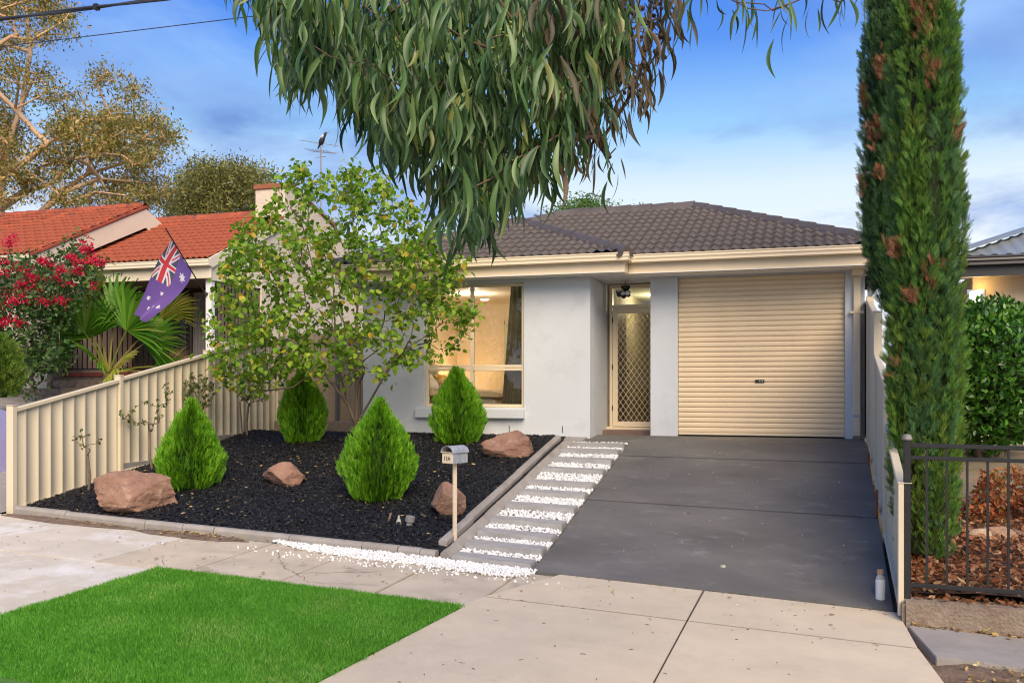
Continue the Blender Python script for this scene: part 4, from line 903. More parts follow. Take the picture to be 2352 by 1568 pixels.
# ------------------------------------------------------------------ rocks
def rock(u, v, su, sv, depth, seed, label, rotz=0., cuts=16, lift=0.):
    """rock resting on the bed at pixel base (u,v); su,sv: width and height in pixels"""
    P = gnd(u, v); s = float(np.dot(P - CC, FW)); w = su / FPX * s; h = sv / FPX * s; r2 = np.random.default_rng(seed)
    bm = bmesh.new(); bmesh.ops.create_icosphere(bm, subdivisions=5, radius=1.0); V = np.array([q.co[:] for q in bm.verts]); F = np.array([[q.index for q in f.verts] for f in bm.faces]); bm.free()
    for i in range(cuts):
        d = norm(r2.normal(0, 1, 3) * np.array([1, 1, .8]) + np.array([0, 0, .35])); c = r2.uniform(.52, .80); t = V @ d; V = V - np.outer(np.maximum(t - c, 0), d) * .96
    V = V / np.abs(V).max(0); V[:, 2] = np.where(V[:, 2] < 0, V[:, 2] * .8, V[:, 2])
    rid = 1 - np.abs(vnoise(V * np.array([1, 1, 1.6]), 2.6, seed + 5, 3)) * 2; stepn = np.round(vnoise(V, 2.2, seed + 9, 2) * 4) / 4
    V = V * (1 + (.09 * vnoise(V, 1.7, seed, 2) + .05 * stepn + .05 * rid + .03 * vnoise(V * np.array([1, 1, 2.4]), 8, seed + 3, 3) + .012 * vnoise(V, 22, seed + 6, 2))[:, None])
    lo_, hi_ = V.min(0), V.max(0); V = (V - (lo_ + hi_) / 2) / ((hi_ - lo_) / 2)
    V = V * np.array([w / 2, depth / 2, h / 2 * 1.25]); c, s_ = math.cos(rotz + YAW), math.sin(rotz + YAW); V = V @ np.array([[c, s_, 0], [-s_, c, 0], [0, 0, 1]])
    cpos = P + norm(np.array([P[0], P[1], 0])) * depth * .35; zc_ = float(zbed(np.array([cpos[0]]), np.array([cpos[1]]))[0])
    V = V + np.array([cpos[0], cpos[1], zc_ + h * .40 + lift])
    o = fobj('rock', V, F, m_rock, None, True); smooth_angle(o, 34); return tag(o, label, 'rock', None)
rock(312, 1190, 186, 84, .66, 12, 'largest red brown boulder behind the front kerb', .1, 13)
rock(650, 1133, 108, 52, .5, 23, 'flat red brown rock lying alone mid-bed in the mulch', -.1)
rock(1030, 1203, 78, 72, .42, 31, 'upright red brown rock behind the letterbox post', .3, 18)
rock(1166, 1066, 118, 55, .55, 44, 'dark red brown rock at the top of the bed near the house', -.2)

# sprinkler fittings in the mulch
def fitting(u, v, prof, mat, label, name='garden_fitting', cat='fitting', n=12, tilt=0):
    P = gnd(u, v); z = float(zbed(np.array([P[0]]), np.array([P[1]]))[0]); return tag(MB().lathe(prof, (P[0], P[1], z), n, Matrix.Rotation(tilt, 4, 'Y')).build(name, mat, None), label, cat)
m_grey = M_('grey_plastic', (.20, .20, .19), .6, .2, 30)
fitting(940, 1222, [(.038, -.05), (.038, .045), (.055, .05), (.055, .11), (.02, .118)], m_grey, 'dark grey capped pipe standing in the mulch', tilt=.15)
fitting(916, 1216, [(.035, -.03), (.03, .02), (.015, .05), (.012, .085), (.003, .088)], M_('pale_plastic', (.36, .36, .32), .6), 'pale tapered sprinkler head beside the capped pipe', 'sprinkler', 'sprinkler')
fitting(893, 1212, [(.013, -.05), (.013, .09), (.01, .095)], M_('timber_peg', (.24, .15, .11), .8), 'thin brown peg in the mulch near the sprinkler', 'peg', 'peg', tilt=.3)

# ------------------------------------------------------------------ dwarf conifers
def strip(pts, w):
    """flat lens along pts list [(x,y)], returns verts, quads"""
    V = []; F = []
    for i, (x, y) in enumerate(pts): V += [(x - w[i], y, 0), (x + w[i], y, 0)]
    for i in range(len(pts) - 1): F.append((2 * i, 2 * i + 1, 2 * i + 3, 2 * i + 2))
    return V, F
def spray_template(nf=7, seed=0, spread=.85, curl=.12, w=.045):
    r = np.random.default_rng(seed); V = []; F = []
    def addq(a, b, w):
        n = len(V); d = np.array(b) - np.array(a); s = np.array([d[1], -d[0], 0]); s = s / (np.linalg.norm(s) + 1e-9) * w; a = np.array(a); b = np.array(b); m = a * .45 + b * .55
        V.extend([a, m - s, b, m + s]); F.append((n, n + 1, n + 2, n + 3))
    addq((0, 0, 0), (0, 1, curl), w * 1.1)
    for i in range(nf):
        t = .12 + .75 * i / nf; sg = 1 if i % 2 else -1; L = (.55 - .28 * t) * r.uniform(.8, 1.2); an = spread * r.uniform(.7, 1.1)
        a = (0, t, curl * t * t); b = (sg * L * math.sin(an), t + L * math.cos(an), curl * t + r.normal(0, .05)); addq(a, b, w)
    return np.array(V), np.array(F)
SPR = [spray_template(9, 3), spray_template(10, 5, .7), spray_template(8, 9, 1.0)]
def shell_tree(hp, prof, n, H, seed, lobes=.16, vert=.75, size=(.07, .13), base=(0, 0, 0), tmpl=SPR, up=.9, fill=.55, sq=1.0):
    """sprays spread over a lumpy body of revolution; prof(t) radius at relative height"""
    t = rng.uniform(0, 1, n * 3); rr = np.array([prof(q) for q in t]); k = rng.uniform(0, 1, n * 3) < rr / rr.max(); t = t[k][:n]; rr = rr[k][:n]; n = len(t)
    th = rng.uniform(0, 2 * np.pi, n); cyl = np.stack([np.cos(th), np.sin(th) * sq, t * H / max(rr.max(), .01) * vert], -1)
    lump = vnoise(cyl, 2.1, seed, 2) + .6 * vnoise(cyl, 5.0, seed + 7, 2); dep = rng.uniform(0, 1, n) ** 2.2
    r = rr * (1 + lobes * lump) * (1 - fill * dep); radial = np.stack([np.cos(th), np.sin(th), th * 0], -1)
    pos = np.stack([radial[:, 0] * r, radial[:, 1] * r * sq, t * H], -1) + np.array(base)
    d = radial * rng.uniform(.15, .75, n)[:, None] + np.array([0, 0, 1.]) * up + rng.normal(0, .22, (n, 3)); tang = np.cross(radial, np.array([0, 0, 1.]))
    nrm_ = tang + radial * rng.normal(0, .7, n)[:, None] + rng.normal(0, .3, (n, 3)); s = rng.uniform(*size, n)
    return pos, frames(d, nrm_), s, radial
def plume_tree(c, prof, H, npl, nsp, plen, prad, size, mats, parent, name, lean=.12, tmpl=SPR, low=0.0, seed=0, inward=.78, gapp=0.0):
    """crown made of upright plumes, each a spindle of sprays; one part per tint"""
    r = np.random.default_rng(seed); z0 = r.uniform(0, 1, npl) ** 1.1; th = (np.arange(npl) * 2.39996 + r.normal(0, .25, npl)) % (2 * np.pi); L = r.uniform(*plen, npl)
    acc = [[[], [], 0] for _ in mats]
    for i in range(npl):
        n = int(nsp * L[i] / ((plen[0] + plen[1]) / 2)); t = r.uniform(0, 1, n); zz = z0[i] * (H - L[i] * .75) + t * L[i]; k = zz < H; t = t[k]; zz = zz[k]; n = len(t)
        if n == 0: continue
        rs = np.array([prof(q) for q in zz / H]); sp = prad * r.uniform(.8, 1.25) * np.sin(np.pi * np.clip(t * .92 + .08, 0, 1)) ** .6; a = th[i] + .10 * np.sin(t * 3 + i)
        rad = np.stack([np.cos(a), np.sin(a), a * 0], -1); ax = rad * ((rs - prad * .55) * (inward + (1 - inward) * t ** .7) * (1 + lean * r.normal(0, 1)))[:, None]; ax[:, 2] = zz
        ph = r.uniform(0, 2 * np.pi, n); tg = np.stack([-rad[:, 1], rad[:, 0], a * 0], -1); o = rad * np.cos(ph)[:, None] + tg * np.sin(ph)[:, None]
        pos = c + ax + o * sp[:, None]; d = o * r.uniform(.15, .7, n)[:, None] + np.array([0, 0, 1.]) + r.normal(0, .16, (n, 3)); nr_ = np.cross(o, np.array([0, 0, 1.])) + r.normal(0, .55, (n, 3)) + o * .4
        tv, tf = tmpl[i % len(tmpl)]; V, F = scatter(tv, tf, frames(d, nr_), pos, r.uniform(*size, n)); g = acc[int(r.integers(0, len(mats)))]; g[0].append(V); g[1].append(F + g[2]); g[2] += len(V)
    for m, g in zip(mats, acc):
        if g[0]: fobj(name, np.vstack(g[0]), np.vstack(g[1]), m, parent)
def thuja(u, v, wpx, hpx, seed, label, sk=.36, bot=.62, tips=2):
    """dwarf conifer: flat upright sprays standing in radial planes, in shallow vertical ridges"""
    P = gnd(u, v); P[2] = float(zbed(np.array([P[0]]), np.array([P[1]]))[0]) - .02; s = float(np.dot(P - CC, FW)); w = wpx / FPX * s; H = hpx / FPX * s; P = P + norm(np.array([P[0], P[1], 0])) * w * .3
    t_ = thing('dwarf_conifer', label, 'shrub', tuple(P), 'dwarf golden conifers in the mulch bed'); r = np.random.default_rng(seed)
    def prof(t): return (w / 2 - .03) * np.where(t < sk, bot + (1 - bot) * np.sin(np.clip(t / sk, 0, 1) * np.pi / 2), np.clip(1 - ((t - sk) / (1 - sk)) ** 1.45, 0, 1))
    off2 = r.uniform(.05, .12) * w; a2 = r.uniform(0, 6.28)
    for gi, mat in enumerate((m_thuja, m_thujab, m_thuja)):
        n = 1850; t = r.uniform(0, 1, n) ** 1.15; th = r.uniform(0, 2 * np.pi, n); cyl = np.stack([np.cos(th) * 2.4, np.sin(th) * 2.4, t * H * 1.6], -1)
        ridge = vnoise(cyl * np.array([1.6, 1.6, .8]), 1, seed, 2) + .5 * vnoise(cyl * np.array([3.4, 3.4, 1.6]), 1, seed + 5, 2); dep = r.uniform(0, 1, n) ** 1.8
        gap = np.clip(vnoise(cyl * np.array([.9, .9, 1.1]), 1, seed + 11, 2) - .25, 0, 1); rad = np.stack([np.cos(th), np.sin(th), th * 0], -1)
        rr = prof(t) * (1 + .24 * ridge - 1.0 * gap) * (1 - .42 * dep); pos = P + rad * rr[:, None]; pos[:, 2] += t * H * .90; pos[:, :2] += (np.array([math.cos(a2), math.sin(a2)]) * off2 * .5)[None] * (t[:, None] ** 2)
        tang = np.stack([-rad[:, 1], rad[:, 0], th * 0], -1); d = rad * (r.uniform(.05, .45, n) * (1 - .5 * t))[:, None] + np.array([0, 0, 1.]) + r.normal(0, .10, (n, 3))
        V, F = scatter(*THS[gi], frames(d, tang + r.normal(0, .30, (n, 3))), pos, r.uniform(.06, .16, n)); fobj('foliage', V, F, mat, t_)
    for k in range(tips):      # leading shoots
        q = P + np.array([r.normal(0, .05), r.normal(0, .05), H * .80]); n = 60; pos = q + np.stack([r.normal(0, .02, n), r.normal(0, .02, n), r.uniform(-.02, H * .15, n)], -1); V, F = scatter(*THS[k % 3], frames(np.array([[0, 0, 1.]]) + r.normal(0, .16, (n, 3)), r.normal(0, 1, (n, 3))), pos, r.uniform(.05, .09, n)); fobj('foliage', V, F, m_thuja, t_)
    core = [(float(prof(np.array(q))) * (.30 + .22 * min(1, q / .3)), q * H * .9) for q in np.linspace(.06, .93, 12)]; MB().lathe(core, tuple(P), 16).build('shade_core', m_thujashade, t_)  # solid dark body standing in for shade between the sprays
    MB().tube([P - np.array([0, 0, .1]), P + np.array([0, 0, .3])], .03, 8).build('trunk', m_bark, t_)
THS = [spray_template(11, 23, .42, .04, .032), spray_template(12, 25, .36, .03, .030), spray_template(10, 29, .5, .05, .034)]
m_thujab = LEAF('deep_green_conifer', [(0, (.035, .14, .008)), (.5, (.075, .23, .010)), (1, (.15, .33, .018))], .25, .55, .25)
m_thuja = LEAF('golden_conifer', [(0, (.06, .20, .008)), (.4, (.115, .31, .012)), (.75, (.18, .41, .018)), (.985, (.28, .48, .03)), (1, (.46, .38, .16))], .25, .55, .25)
m_thujashade = M_('conifer_shade_core', (.012, .03, .006), .95, .4, 25)  # shade of the inner gaps put into a near-black green
thuja(437, 1141, 150, 214, 3, 'broad golden green conifer beside the largest boulder', .30, .80)
thuja(868, 1170, 174, 246, 8, 'tallest golden green conifer near the letterbox', .36, .62, 3)
thuja(695, 1033, 112, 178, 14, 'golden green conifer under the leafy tree by the fence', .40, .70)
thuja(1053, 1035, 128, 182, 21, 'golden green conifer in front of the bedroom window', .36, .72, 1)

# ------------------------------------------------------------------ leafy tree in the bed
HV = []; HF = []
for t, w in ((0, .02), (.10, .26), (.30, .42), (.55, .36), (.80, .16), (1, .0)): HV += [(-w, t, .10 * w), (0, t - (.06 if t == 0.1 else 0), -.05), (w, t, .10 * w)]
for i in range(5):
    for j in range(2): HF.append((i * 3 + j, i * 3 + j + 1, i * 3 + j + 4, i * 3 + j + 3))
HV = np.array(HV); HV[:, 2] -= .18 * HV[:, 1] ** 2; HF = np.array(HF)
m_treeleaf = LEAF('tree_leaf', [(0, (.08, .19, .012)), (.45, (.17, .32, .02)), (.8, (.28, .42, .035)), (.93, (.42, .47, .06)), (.97, (.52, .36, .03)), (1, (.55, .42, .05))], .40, .5, .3)
def leaf_parts(parent, tv, tf, fr, pos, sc, mat, limit, name='leaf', stuffname='leaves', smooth=False):
    """the nearest `limit` leaves as objects, the rest as one part"""
    order = np.argsort(-(sc / np.maximum((pos - CC) @ FW, .1))); big = order[:limit]; rest = order[limit:]
    me = fmesh(name, tv, tf, mat, smooth)
    for i in big:
        o = bpy.data.objects.new(name, me); o.parent = parent
        o.matrix_parent_inverse = Matrix.Translation(parent.location).inverted() if parent.type == 'EMPTY' else Matrix()
        Mx = Matrix(fr[i].tolist()).to_4x4(); Mx.translation = pos[i]; o.matrix_basis = Mx @ Matrix.Scale(float(sc[i]), 4); COL.objects.link(o)
    if len(rest):
        V, F = scatter(tv, tf, fr[rest], pos[rest], sc[rest]); kind(fobj(stuffname, V, F, mat, parent, smooth), 'stuff')
tb = gnd(822, 1028); tb[2] = float(zbed(np.array([tb[0]]), np.array([tb[1]]))[0]) - .05; ft = float(np.dot(tb - CC, FW))
tr = thing('leafy_tree', 'multi-stemmed leafy green tree with some yellow leaves before the white wall', 'tree', tuple(tb))
crown = [(485, 815), (478, 740), (505, 650), (530, 560), (560, 490), (620, 465), (665, 375), (690, 355), (705, 400), (755, 395), (790, 372), (870, 395), (930, 445), (985, 480), (1030, 545), (1055, 600), (1060, 650), (1095, 720), (1062, 790), (985, 825), (900, 865), (850, 850), (800, 870), (740, 880), (640, 905), (560, 905), (500, 870)]
T = polysample(crown, 680); ctr = np.array([760, 640]); rel = np.sqrt(((T[:, 0] - 760) / 320) ** 2 + ((T[:, 1] - 640) / 310) ** 2)
dpt = ft - .5 + rng.uniform(-1, 1, len(T)) * 1.15 * np.sqrt(np.clip(1.1 - rel ** 2, .05, 1)); Q = pxpts(T, dpt)
lim = np.where(T[:, 0] > 790, 13.95, 15.2); fix = Q[:, 1] > lim
for i in np.where(fix)[0]: Q[i] = aY(T[i, 0], T[i, 1], lim[i] - rng.uniform(0, 1.0))
def pt(u, v, ds): return aF(u, v, ft + ds)
trunks = [[tb, pt(818, 975, 0), pt(800, 930, -.1), pt(782, 860, -.2), pt(770, 760, -.3), pt(765, 640, -.4)], [pt(818, 975, 0), pt(818, 900, .05), pt(815, 800, -.1), pt(822, 690, -.2), pt(845, 560, -.3)],
          [pt(818, 975, 0), pt(850, 920, -.2), pt(885, 860, -.5), pt(930, 800, -.8), pt(1000, 760, -1.0)], [pt(800, 930, -.1), pt(740, 850, -.3), pt(660, 790, -.5), pt(580, 750, -.6)], [pt(818, 975, 0), pt(826, 880, .1), pt(790, 740, .1), pt(720, 620, .0), pt(690, 500, 0)]]
N, P_ = grow(trunks, Q, up=.2, step=.22, jit=.035, pathw=.25); r_ = radii(P_, .0034, .44, .07)
V, F = skeleton(N, P_, r_, 6); fobj('trunk', V, F, m_bark, tr, True)
thin = np.where(r_ < .0075)[0]; nl = 7800; ii = rng.choice(thin, nl); pos = N[ii] + rng.normal(0, .075, (nl, 3)); pos[:, 1] = np.where((pos[:, 0] > -7.6), np.minimum(pos[:, 1], 14.18), pos[:, 1])
d = np.stack([rng.normal(0, .7, nl), rng.normal(0, .7, nl), rng.normal(-.55, .45, nl)], -1); nr_ = np.stack([rng.normal(0, .55, nl), rng.normal(-.25, .55, nl), np.ones(nl)], -1)
leaf_parts(tr, HV, HF, frames(d, nr_), pos, rng.uniform(.06, .115, nl), m_treeleaf, 300)

# ------------------------------------------------------------------ small bare roses by the fence
m_roseleaf = LEAF('rose_leaf', [(0, (.06, .11, .025)), (.6, (.11, .16, .04)), (.9, (.20, .20, .06)), (1, (.25, .14, .06))], .3, .5)
def rose(base, fork, poly, nt, nl, label, spread=.2, rt=.0042, rm=.024, lo=.03, hi=.055):
    B = gnd(*base); B[2] = float(zbed(np.array([B[0]]), np.array([B[1]]))[0]) - .03; s = float(np.dot(B - CC, FW)); o = thing('rose_bush', label, 'rose', tuple(B), 'standard roses along the steel fence')
    uv = polysample(poly, nt); ds = rng.uniform(-spread, spread, nt); Q = pxpts(uv, s + ds); Q[:, 0] = np.maximum(Q[:, 0], -9.5); fk = aF(*fork, s)
    N, P_ = grow([[B, (B * .5 + fk * .5) + rng.normal(0, .012, 3), fk]], Q, up=.25, step=.06, jit=.06, pathw=.2); r = radii(P_, rt, .42, rm); r[:3] = np.maximum(r[:3], rm * .75)
    V, F = skeleton(N, P_, r, 5); fobj('stem', V, F, m_bark, o, True)
    if nl:
        ii = rng.choice(np.where(r < rt * 1.9)[0], nl); d = rng.normal(0, 1, (nl, 3)); d[:, 2] -= .3
        V, F = scatter(HV, HF, frames(d, rng.normal(0, 1, (nl, 3)) + np.array([0, 0, .8])), N[ii] + rng.normal(0, .012, (nl, 3)), rng.uniform(lo, hi, nl)); fobj('foliage', V, F, m_roseleaf, o)
rose((203, 1143), (201, 1045), [(160, 1000), (180, 985), (215, 1000), (235, 1000), (215, 1040), (195, 1040)], 16, 26, 'nearly bare short rose beside the end of the fence')
rose((350, 1092), (343, 990), [(255, 960), (270, 945), (320, 915), (350, 930), (380, 870), (395, 880), (390, 930), (360, 990), (335, 985), (260, 975)], 34, 150, 'spindly rose with sparse leaves behind the largest boulder')
rose((455, 1040), (452, 960), [(395, 900), (410, 875), (440, 855), (480, 865), (495, 895), (485, 930), (450, 950), (420, 935)], 80, 420, 'bushy twiggy rose above the broad conifer')
rose((568, 1012), (570, 935), [(540, 900), (560, 885), (600, 885), (625, 905), (600, 925), (570, 930)], 30, 110, 'thin rose beside a leaning stake at the fence')
B = gnd(558, 1012); B[2] = float(zbed(np.array([B[0]]), np.array([B[1]]))[0]); tag(MB().tube([B - np.array([0, 0, .1]), aF(551, 922, float(np.dot(B - CC, FW)))], .013, 7).build('garden_stake', m_bark, None), 'thin leaning timber stake by the fence', 'stake')
# ------------------------------------------------------------------ left neighbour: yard, house
def zl(X, Y): return np.where(Y < 9.3, G(X, Y), G(X, np.minimum(Y, 9.3)) + np.interp(Y, [9.3, 12, 15, 17.4], [0, .25, .95, 1.2])) - .01
kind(sheet('neighbour_driveway', np.linspace(-30, -9.66, 20), np.concatenate([np.linspace(9.18, 17.4, 14)]), zl, m_gpath), 'structure')
m_ltile = M_('terracotta_tile', (.31, .070, .030), .8, .28, 3.0, bump=.4, bscale=40, spots=((.075, .05, .04), 4.0, .52, .66), island=.15)
m_stucco = M_('cream_stucco', (.62, .54, .42), .9, .08, 5, bump=1.0, bscale=30, spots=((.45, .33, .20), 6, .58, .75))
m_white = M_('white_paint', (.74, .74, .72), .6, .03, 3); m_creamp = M_('cream_paint', (.68, .60, .46), .6, .04, 3)
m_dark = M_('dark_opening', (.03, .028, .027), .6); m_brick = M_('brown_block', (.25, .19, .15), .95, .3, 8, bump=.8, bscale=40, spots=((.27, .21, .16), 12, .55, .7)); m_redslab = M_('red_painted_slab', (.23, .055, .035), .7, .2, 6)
m_pink = M_('pinkish_render', (.42, .33, .27), .9, .1, 4, bump=.5, bscale=40)
nh = thing('neighbour_house', 'cream stucco house with terracotta tiled roof and dark front porch', 'house', (-16, 18, 1.07))
XR2, YE2, ZE2, YRG, ZRG = -12.4, 17.2, 3.50, 20.7, 5.08
LXE, LYE, LZE, LYR, LZR = -16.0, 16.06, 3.60, 19.6, 5.24
FZ = 1.07
# walls
MB().box(-24, -12.5, 19.2, 19.35, .3, 3.55).build('wall', m_stucco, nh)
MB().prism([(19.2, .2), (27, .2), (27, 3.3), (22.7, 4.9), (20.75, 4.95), (19.2, 4.2)], 0, -12.52, -12.40).build('wall', m_stucco, nh)
MB().box(-24, -16.05, 16.5, 16.65, .2, 3.5).build('wall', m_stucco, nh); MB().box(-16.2, -16.05, 16.66, 19.19, .2, 3.6).build('wall', m_pink, nh)
# fin / chimney wall
ch = MB().prism([(20.2, 4.4), (23.5, 3.0), (23.5, 4.62), (22.7, 4.98), (20.9, 5.58), (20.2, 5.60)], 0, -13.22, -12.395).build('chimney', m_stucco, nh)
m_cap = M_('brick_cap', (.28, .10, .055), .9, .25, 12)
MB().box(-13.26, -12.36, 20.16, 20.92, 5.601, 5.72).build('chimney_cap', m_cap, ch, bevel=.01)
MB().bar((-12.8, 20.93, 5.61), (-12.8, 22.75, 5.02), .9, .06).build('chimney_cap', m_cap, ch, bevel=.01)
# roofs
und = bmesh.new()
def uf(*p): und.faces.new([und.verts.new(Vector(q) - Vector((0, 0, .03))) for q in p])
uf((-24, YE2, ZE2), (XR2, YE2, ZE2), (XR2, YRG, ZRG), (-24, YRG, ZRG)); uf((-24, YRG, ZRG), (XR2, YRG, ZRG), (XR2, 2 * YRG - YE2, ZE2), (-24, 2 * YRG - YE2, ZE2))
uf((-26, LYE, LZE), (LXE, LYE, LZE), (LXE, LYR, LZR), (-26, LYR, LZR)); uf((-26, LYR, LZR), (LXE, LYR, LZR), (LXE, 2 * LYR - LYE, LZE), (-26, 2 * LYR - LYE, LZE))
mm = bpy.data.meshes.new('roof'); und.to_mesh(mm); und.free(); mm.materials.append(m_cap); nroof = link(bpy.data.objects.new('roof', mm), nh)
lt = tile_mesh('terracotta_tile', m_ltile, nw=10, humps=2, amp=.034, lip=.045)
sl = Vector((0, YRG - YE2, ZRG - ZE2)); L1 = sl.length; sl.normalize()
tile_plane(nroof, (XR2 - 9, YE2, ZE2), (1, 0, 0), sl, [(0, 0), (9, 0), (9, L1), (0, L1)], lt, 180, rot=.012)
sl = Vector((0, LYR - LYE, LZR - LZE)); L2 = sl.length; sl.normalize()
tile_plane(nroof, (LXE - 8, LYE, LZE), (1, 0, 0), sl, [(0, 0), (8, 0), (8, L2), (0, L2)], lt, 110, rot=.012)
caps(nroof, (-22, YRG, ZRG + .03), (XR2 - .85, YRG, ZRG + .03), m_ltile); caps(nroof, (-25, LYR, LZR + .03), (LXE, LYR, LZR + .03), m_ltile)
# white band under the end of the higher roof
yx = [(LYE - .05, LZE - .06), (LYR, LZR - .06), (LYR + .8, LZR - .42), (LYR + .8, LZR - 1.0), (LYR, LZR - .52), (LYE - .05, LZE - .46)]
MB().prism(yx, 0, LXE - .02, LXE + .03).build('barge_board', m_creamp, nh)
MB().bar((LXE - .05, LYE - .02, LZE + .0), (LXE - .05, LYR, LZR + .0), .22, .05).build('verge_tiles', m_ltile, nh)
# right roof: gutter, fascia, beam, post, gable barge
gutter([(-24, YE2 - .05), (XR2 + .06, YE2 - .05)], ZE2 - .02, m_creamp, nh, sc=1.15); MB().box(-24, XR2 + .02, YE2 + .03, YE2 + .07, ZE2 - .42, ZE2 - .12).build('fascia', m_creamp, nh, bevel=.005)
gutter([(-26, LYE - .05), (LXE + .02, LYE - .05)], LZE - .02, m_creamp, nh, sc=1.1); MB().box(-26, LXE - .04, LYE + .03, LYE + .07, LZE - .4, LZE - .12).build('fascia', m_creamp, nh, bevel=.005)
MB().bar((XR2 + .03, YE2 + .0, ZE2 - .10), (XR2 + .03, YRG - .4, ZRG - .28), .04, .22).build('barge_board', m_creamp, nh, bevel=.005)
MB().prism([(YE2 + .1, 3.05), (19.2, 3.05), (19.2, 4.2), (YE2 + .1, 3.30)], 0, -12.50, -12.42).build('gable_panel', m_creamp, nh)
MB().box(-16, -12.5, YE2 + .1, 19.19, 3.10, 3.14).build('porch_ceiling', M_('porch_ceiling_grey', (.25, .23, .2), .8), nh)
po = MB().box(-12.60, -12.46, YE2 + .15, YE2 + .29, .9, 3.09).build('porch_post', m_white, nh, bevel=.008)
# side screen of vertical bars
for i in range(13):
    y = YE2 + .42 + i * .13; MB().box(-12.475, -12.45, y, y + .055, 1.75, 3.04).build('screen_slat', M_('brown_slat', (.13, .10, .08), .7) if i == 0 else bpy.data.materials['brown_slat'], nh)
MB().box(-12.52, -12.42, YE2 + .3, 19.19, .3, 1.70).build('wall', m_creamp, nh); MB().box(-12.54, -12.40, YE2 + .3, 19.19, 1.701, 1.745).build('screen_rail', m_creamp, nh)
# front window with curtains
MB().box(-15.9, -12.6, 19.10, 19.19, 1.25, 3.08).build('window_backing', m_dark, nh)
w_ = MB(); fr_rect(w_, -15.9, -12.62, 1.25, 3.08, .07, 19.03, 19.095); w_.box(-14.3, -14.2, 19.03, 19.095, 1.32, 3.01).box(-13.35, -13.25, 19.03, 19.095, 1.32, 3.01); wf = w_.build('window_frame', M_('dark_brown_frame', (.05, .03, .02), .6), nh, bevel=.004)
curtain('curtain', -14.2, -13.36, 19.075, 1.35, 3.0, M_('grey_net_curtain', (.32, .31, .30), .9), None, waves=9, amp=.012, parent=nh); curtain('curtain', -13.2, -12.72, 19.075, 1.35, 3.0, M_('beige_net_curtain', (.26, .22, .18), .9), None, waves=6, amp=.012, parent=nh)
MB().box(-16.0, -12.62, 18.95, 19.02, 1.16, 1.245).build('brick_sill', m_redslab, nh, bevel=.006)
# patio slab and steps
MB().box(-16.05, -12.45, 16.95, 19.19, .30, .98).build('patio', m_brick, nh); MB().box(-16.07, -12.43, 16.92, 19.185, .981, FZ).build('patio_slab', m_redslab, nh, bevel=.01)
stp = thing('front_steps', 'worn brown block steps climbing to the neighbouring porch', 'steps', (-15, 16, .2))
for i in range(6):
    zt = .90 - i * .17; y1 = 16.9 - i * .30; x0 = -16.6 - i * .22; nb = 5
    for k in range(nb):
        w = (-13.6 - x0 + i * .0) / nb; MB().box(x0 + k * w + .006, x0 + (k + 1) * w - .006, y1 - .31, y1 + .15, zt - .17 + .005, zt + random.uniform(-.01, .01)).build('step_block', m_brick, stp, bevel=.014)
gw_ = thing('garden_wall', 'pinkish rendered low wall beside the worn steps', 'wall', (-16.8, 17, .4))
MB().box(-18.6, -16.15, 16.75, 16.95, -.1, 1.42).build('wall_panel', m_pink, gw_, bevel=.012); MB().box(-16.35, -16.1, 16.70, 17.0, .2, 1.45).build('wall_pier', m_pink, gw_, bevel=.012)
# railing
rl = thing('porch_railing', 'black steel porch railing with thin balusters', 'railing', (-14, 17, FZ))
for z in (FZ + .08, FZ + 1.02): MB().bar((-16.0, 16.98, z), (-12.75, 16.98, z), .035, .035).build('rail', m_black, rl)
x = -15.95
while x < -12.7: MB().box(x, x + .018, 16.97, 16.99, FZ + .08, FZ + 1.02).build('baluster', m_black, rl); x += .135
for x in (-16.0, -12.9): MB().box(x - .035, x + .035, 16.94, 17.02, FZ, FZ + (1.12 if x > -14 else 2.2)).build('post', m_black, rl, bevel=.005)
MB().box(-14.55, -13.2, 18.6, 18.92, FZ, FZ + .55).build('x', m_brick, None); bpy.data.objects.remove(bpy.data.objects['x'])
# covered car at the left edge
def covered_car():
    c = thing('covered_car', 'parked car under a lavender fabric cover', 'car', (-14.2, 12.5, -.5)); n = 40; m = 26
    prof = np.array([(-2.2, .55), (-2.1, .85), (-1.5, .98), (-.9, 1.08), (-.35, 1.42), (.6, 1.46), (1.25, 1.1), (1.9, .98), (2.15, .8), (2.25, .5)])
    V = []
    for i in range(n + 1):
        s = -2.25 + 4.5 * i / n; h = np.interp(s, prof[:, 0], prof[:, 1])
        for j in range(m + 1):
            a = -1 + 2 * j / m; w = .88 * (1 - .12 * max(0, h - 1) / .46); t = abs(a)
            if t < .62: x = a / .62 * w * .86; z = h - .05 * (t / .62) ** 4
            else: q = (t - .62) / .38; x = math.copysign(w * (.86 + .14 * min(1, q * 2.2)) + .06 * q + .025 * math.sin(s * 9) * q, a); z = h * (1 - q) + .04 * q - .05 * (1 - q)
            V.append((x, s, z))
    V = np.array(V); V[:, 0] += .012 * vnoise(V, 3, 4); F = np.array([(i * (m + 1) + j, (i + 1) * (m + 1) + j, (i + 1) * (m + 1) + j + 1, i * (m + 1) + j + 1) for i in range(n) for j in range(m)])
    e0, e1 = list(range(m + 1)), list(range(n * (m + 1), (n + 1) * (m + 1)))
    me = bpy.data.meshes.new('car_cover'); me.from_pydata([tuple(v) for v in V], [], [tuple(f) for f in F] + [tuple(e0), tuple(e1[::-1])]); me.polygons.foreach_set('use_smooth', [True] * len(F) + [False] * 2)
    me.materials.append(M_('lavender_cover', (.27, .25, .44), .75, .08, 3, bump=.5, bscale=5)); return c, me
pcar = aY(-25, 1066, 12.3); c_, me = covered_car(); zc_ = float(zl(np.array([-13.2]), np.array([12.2]))[()][0])
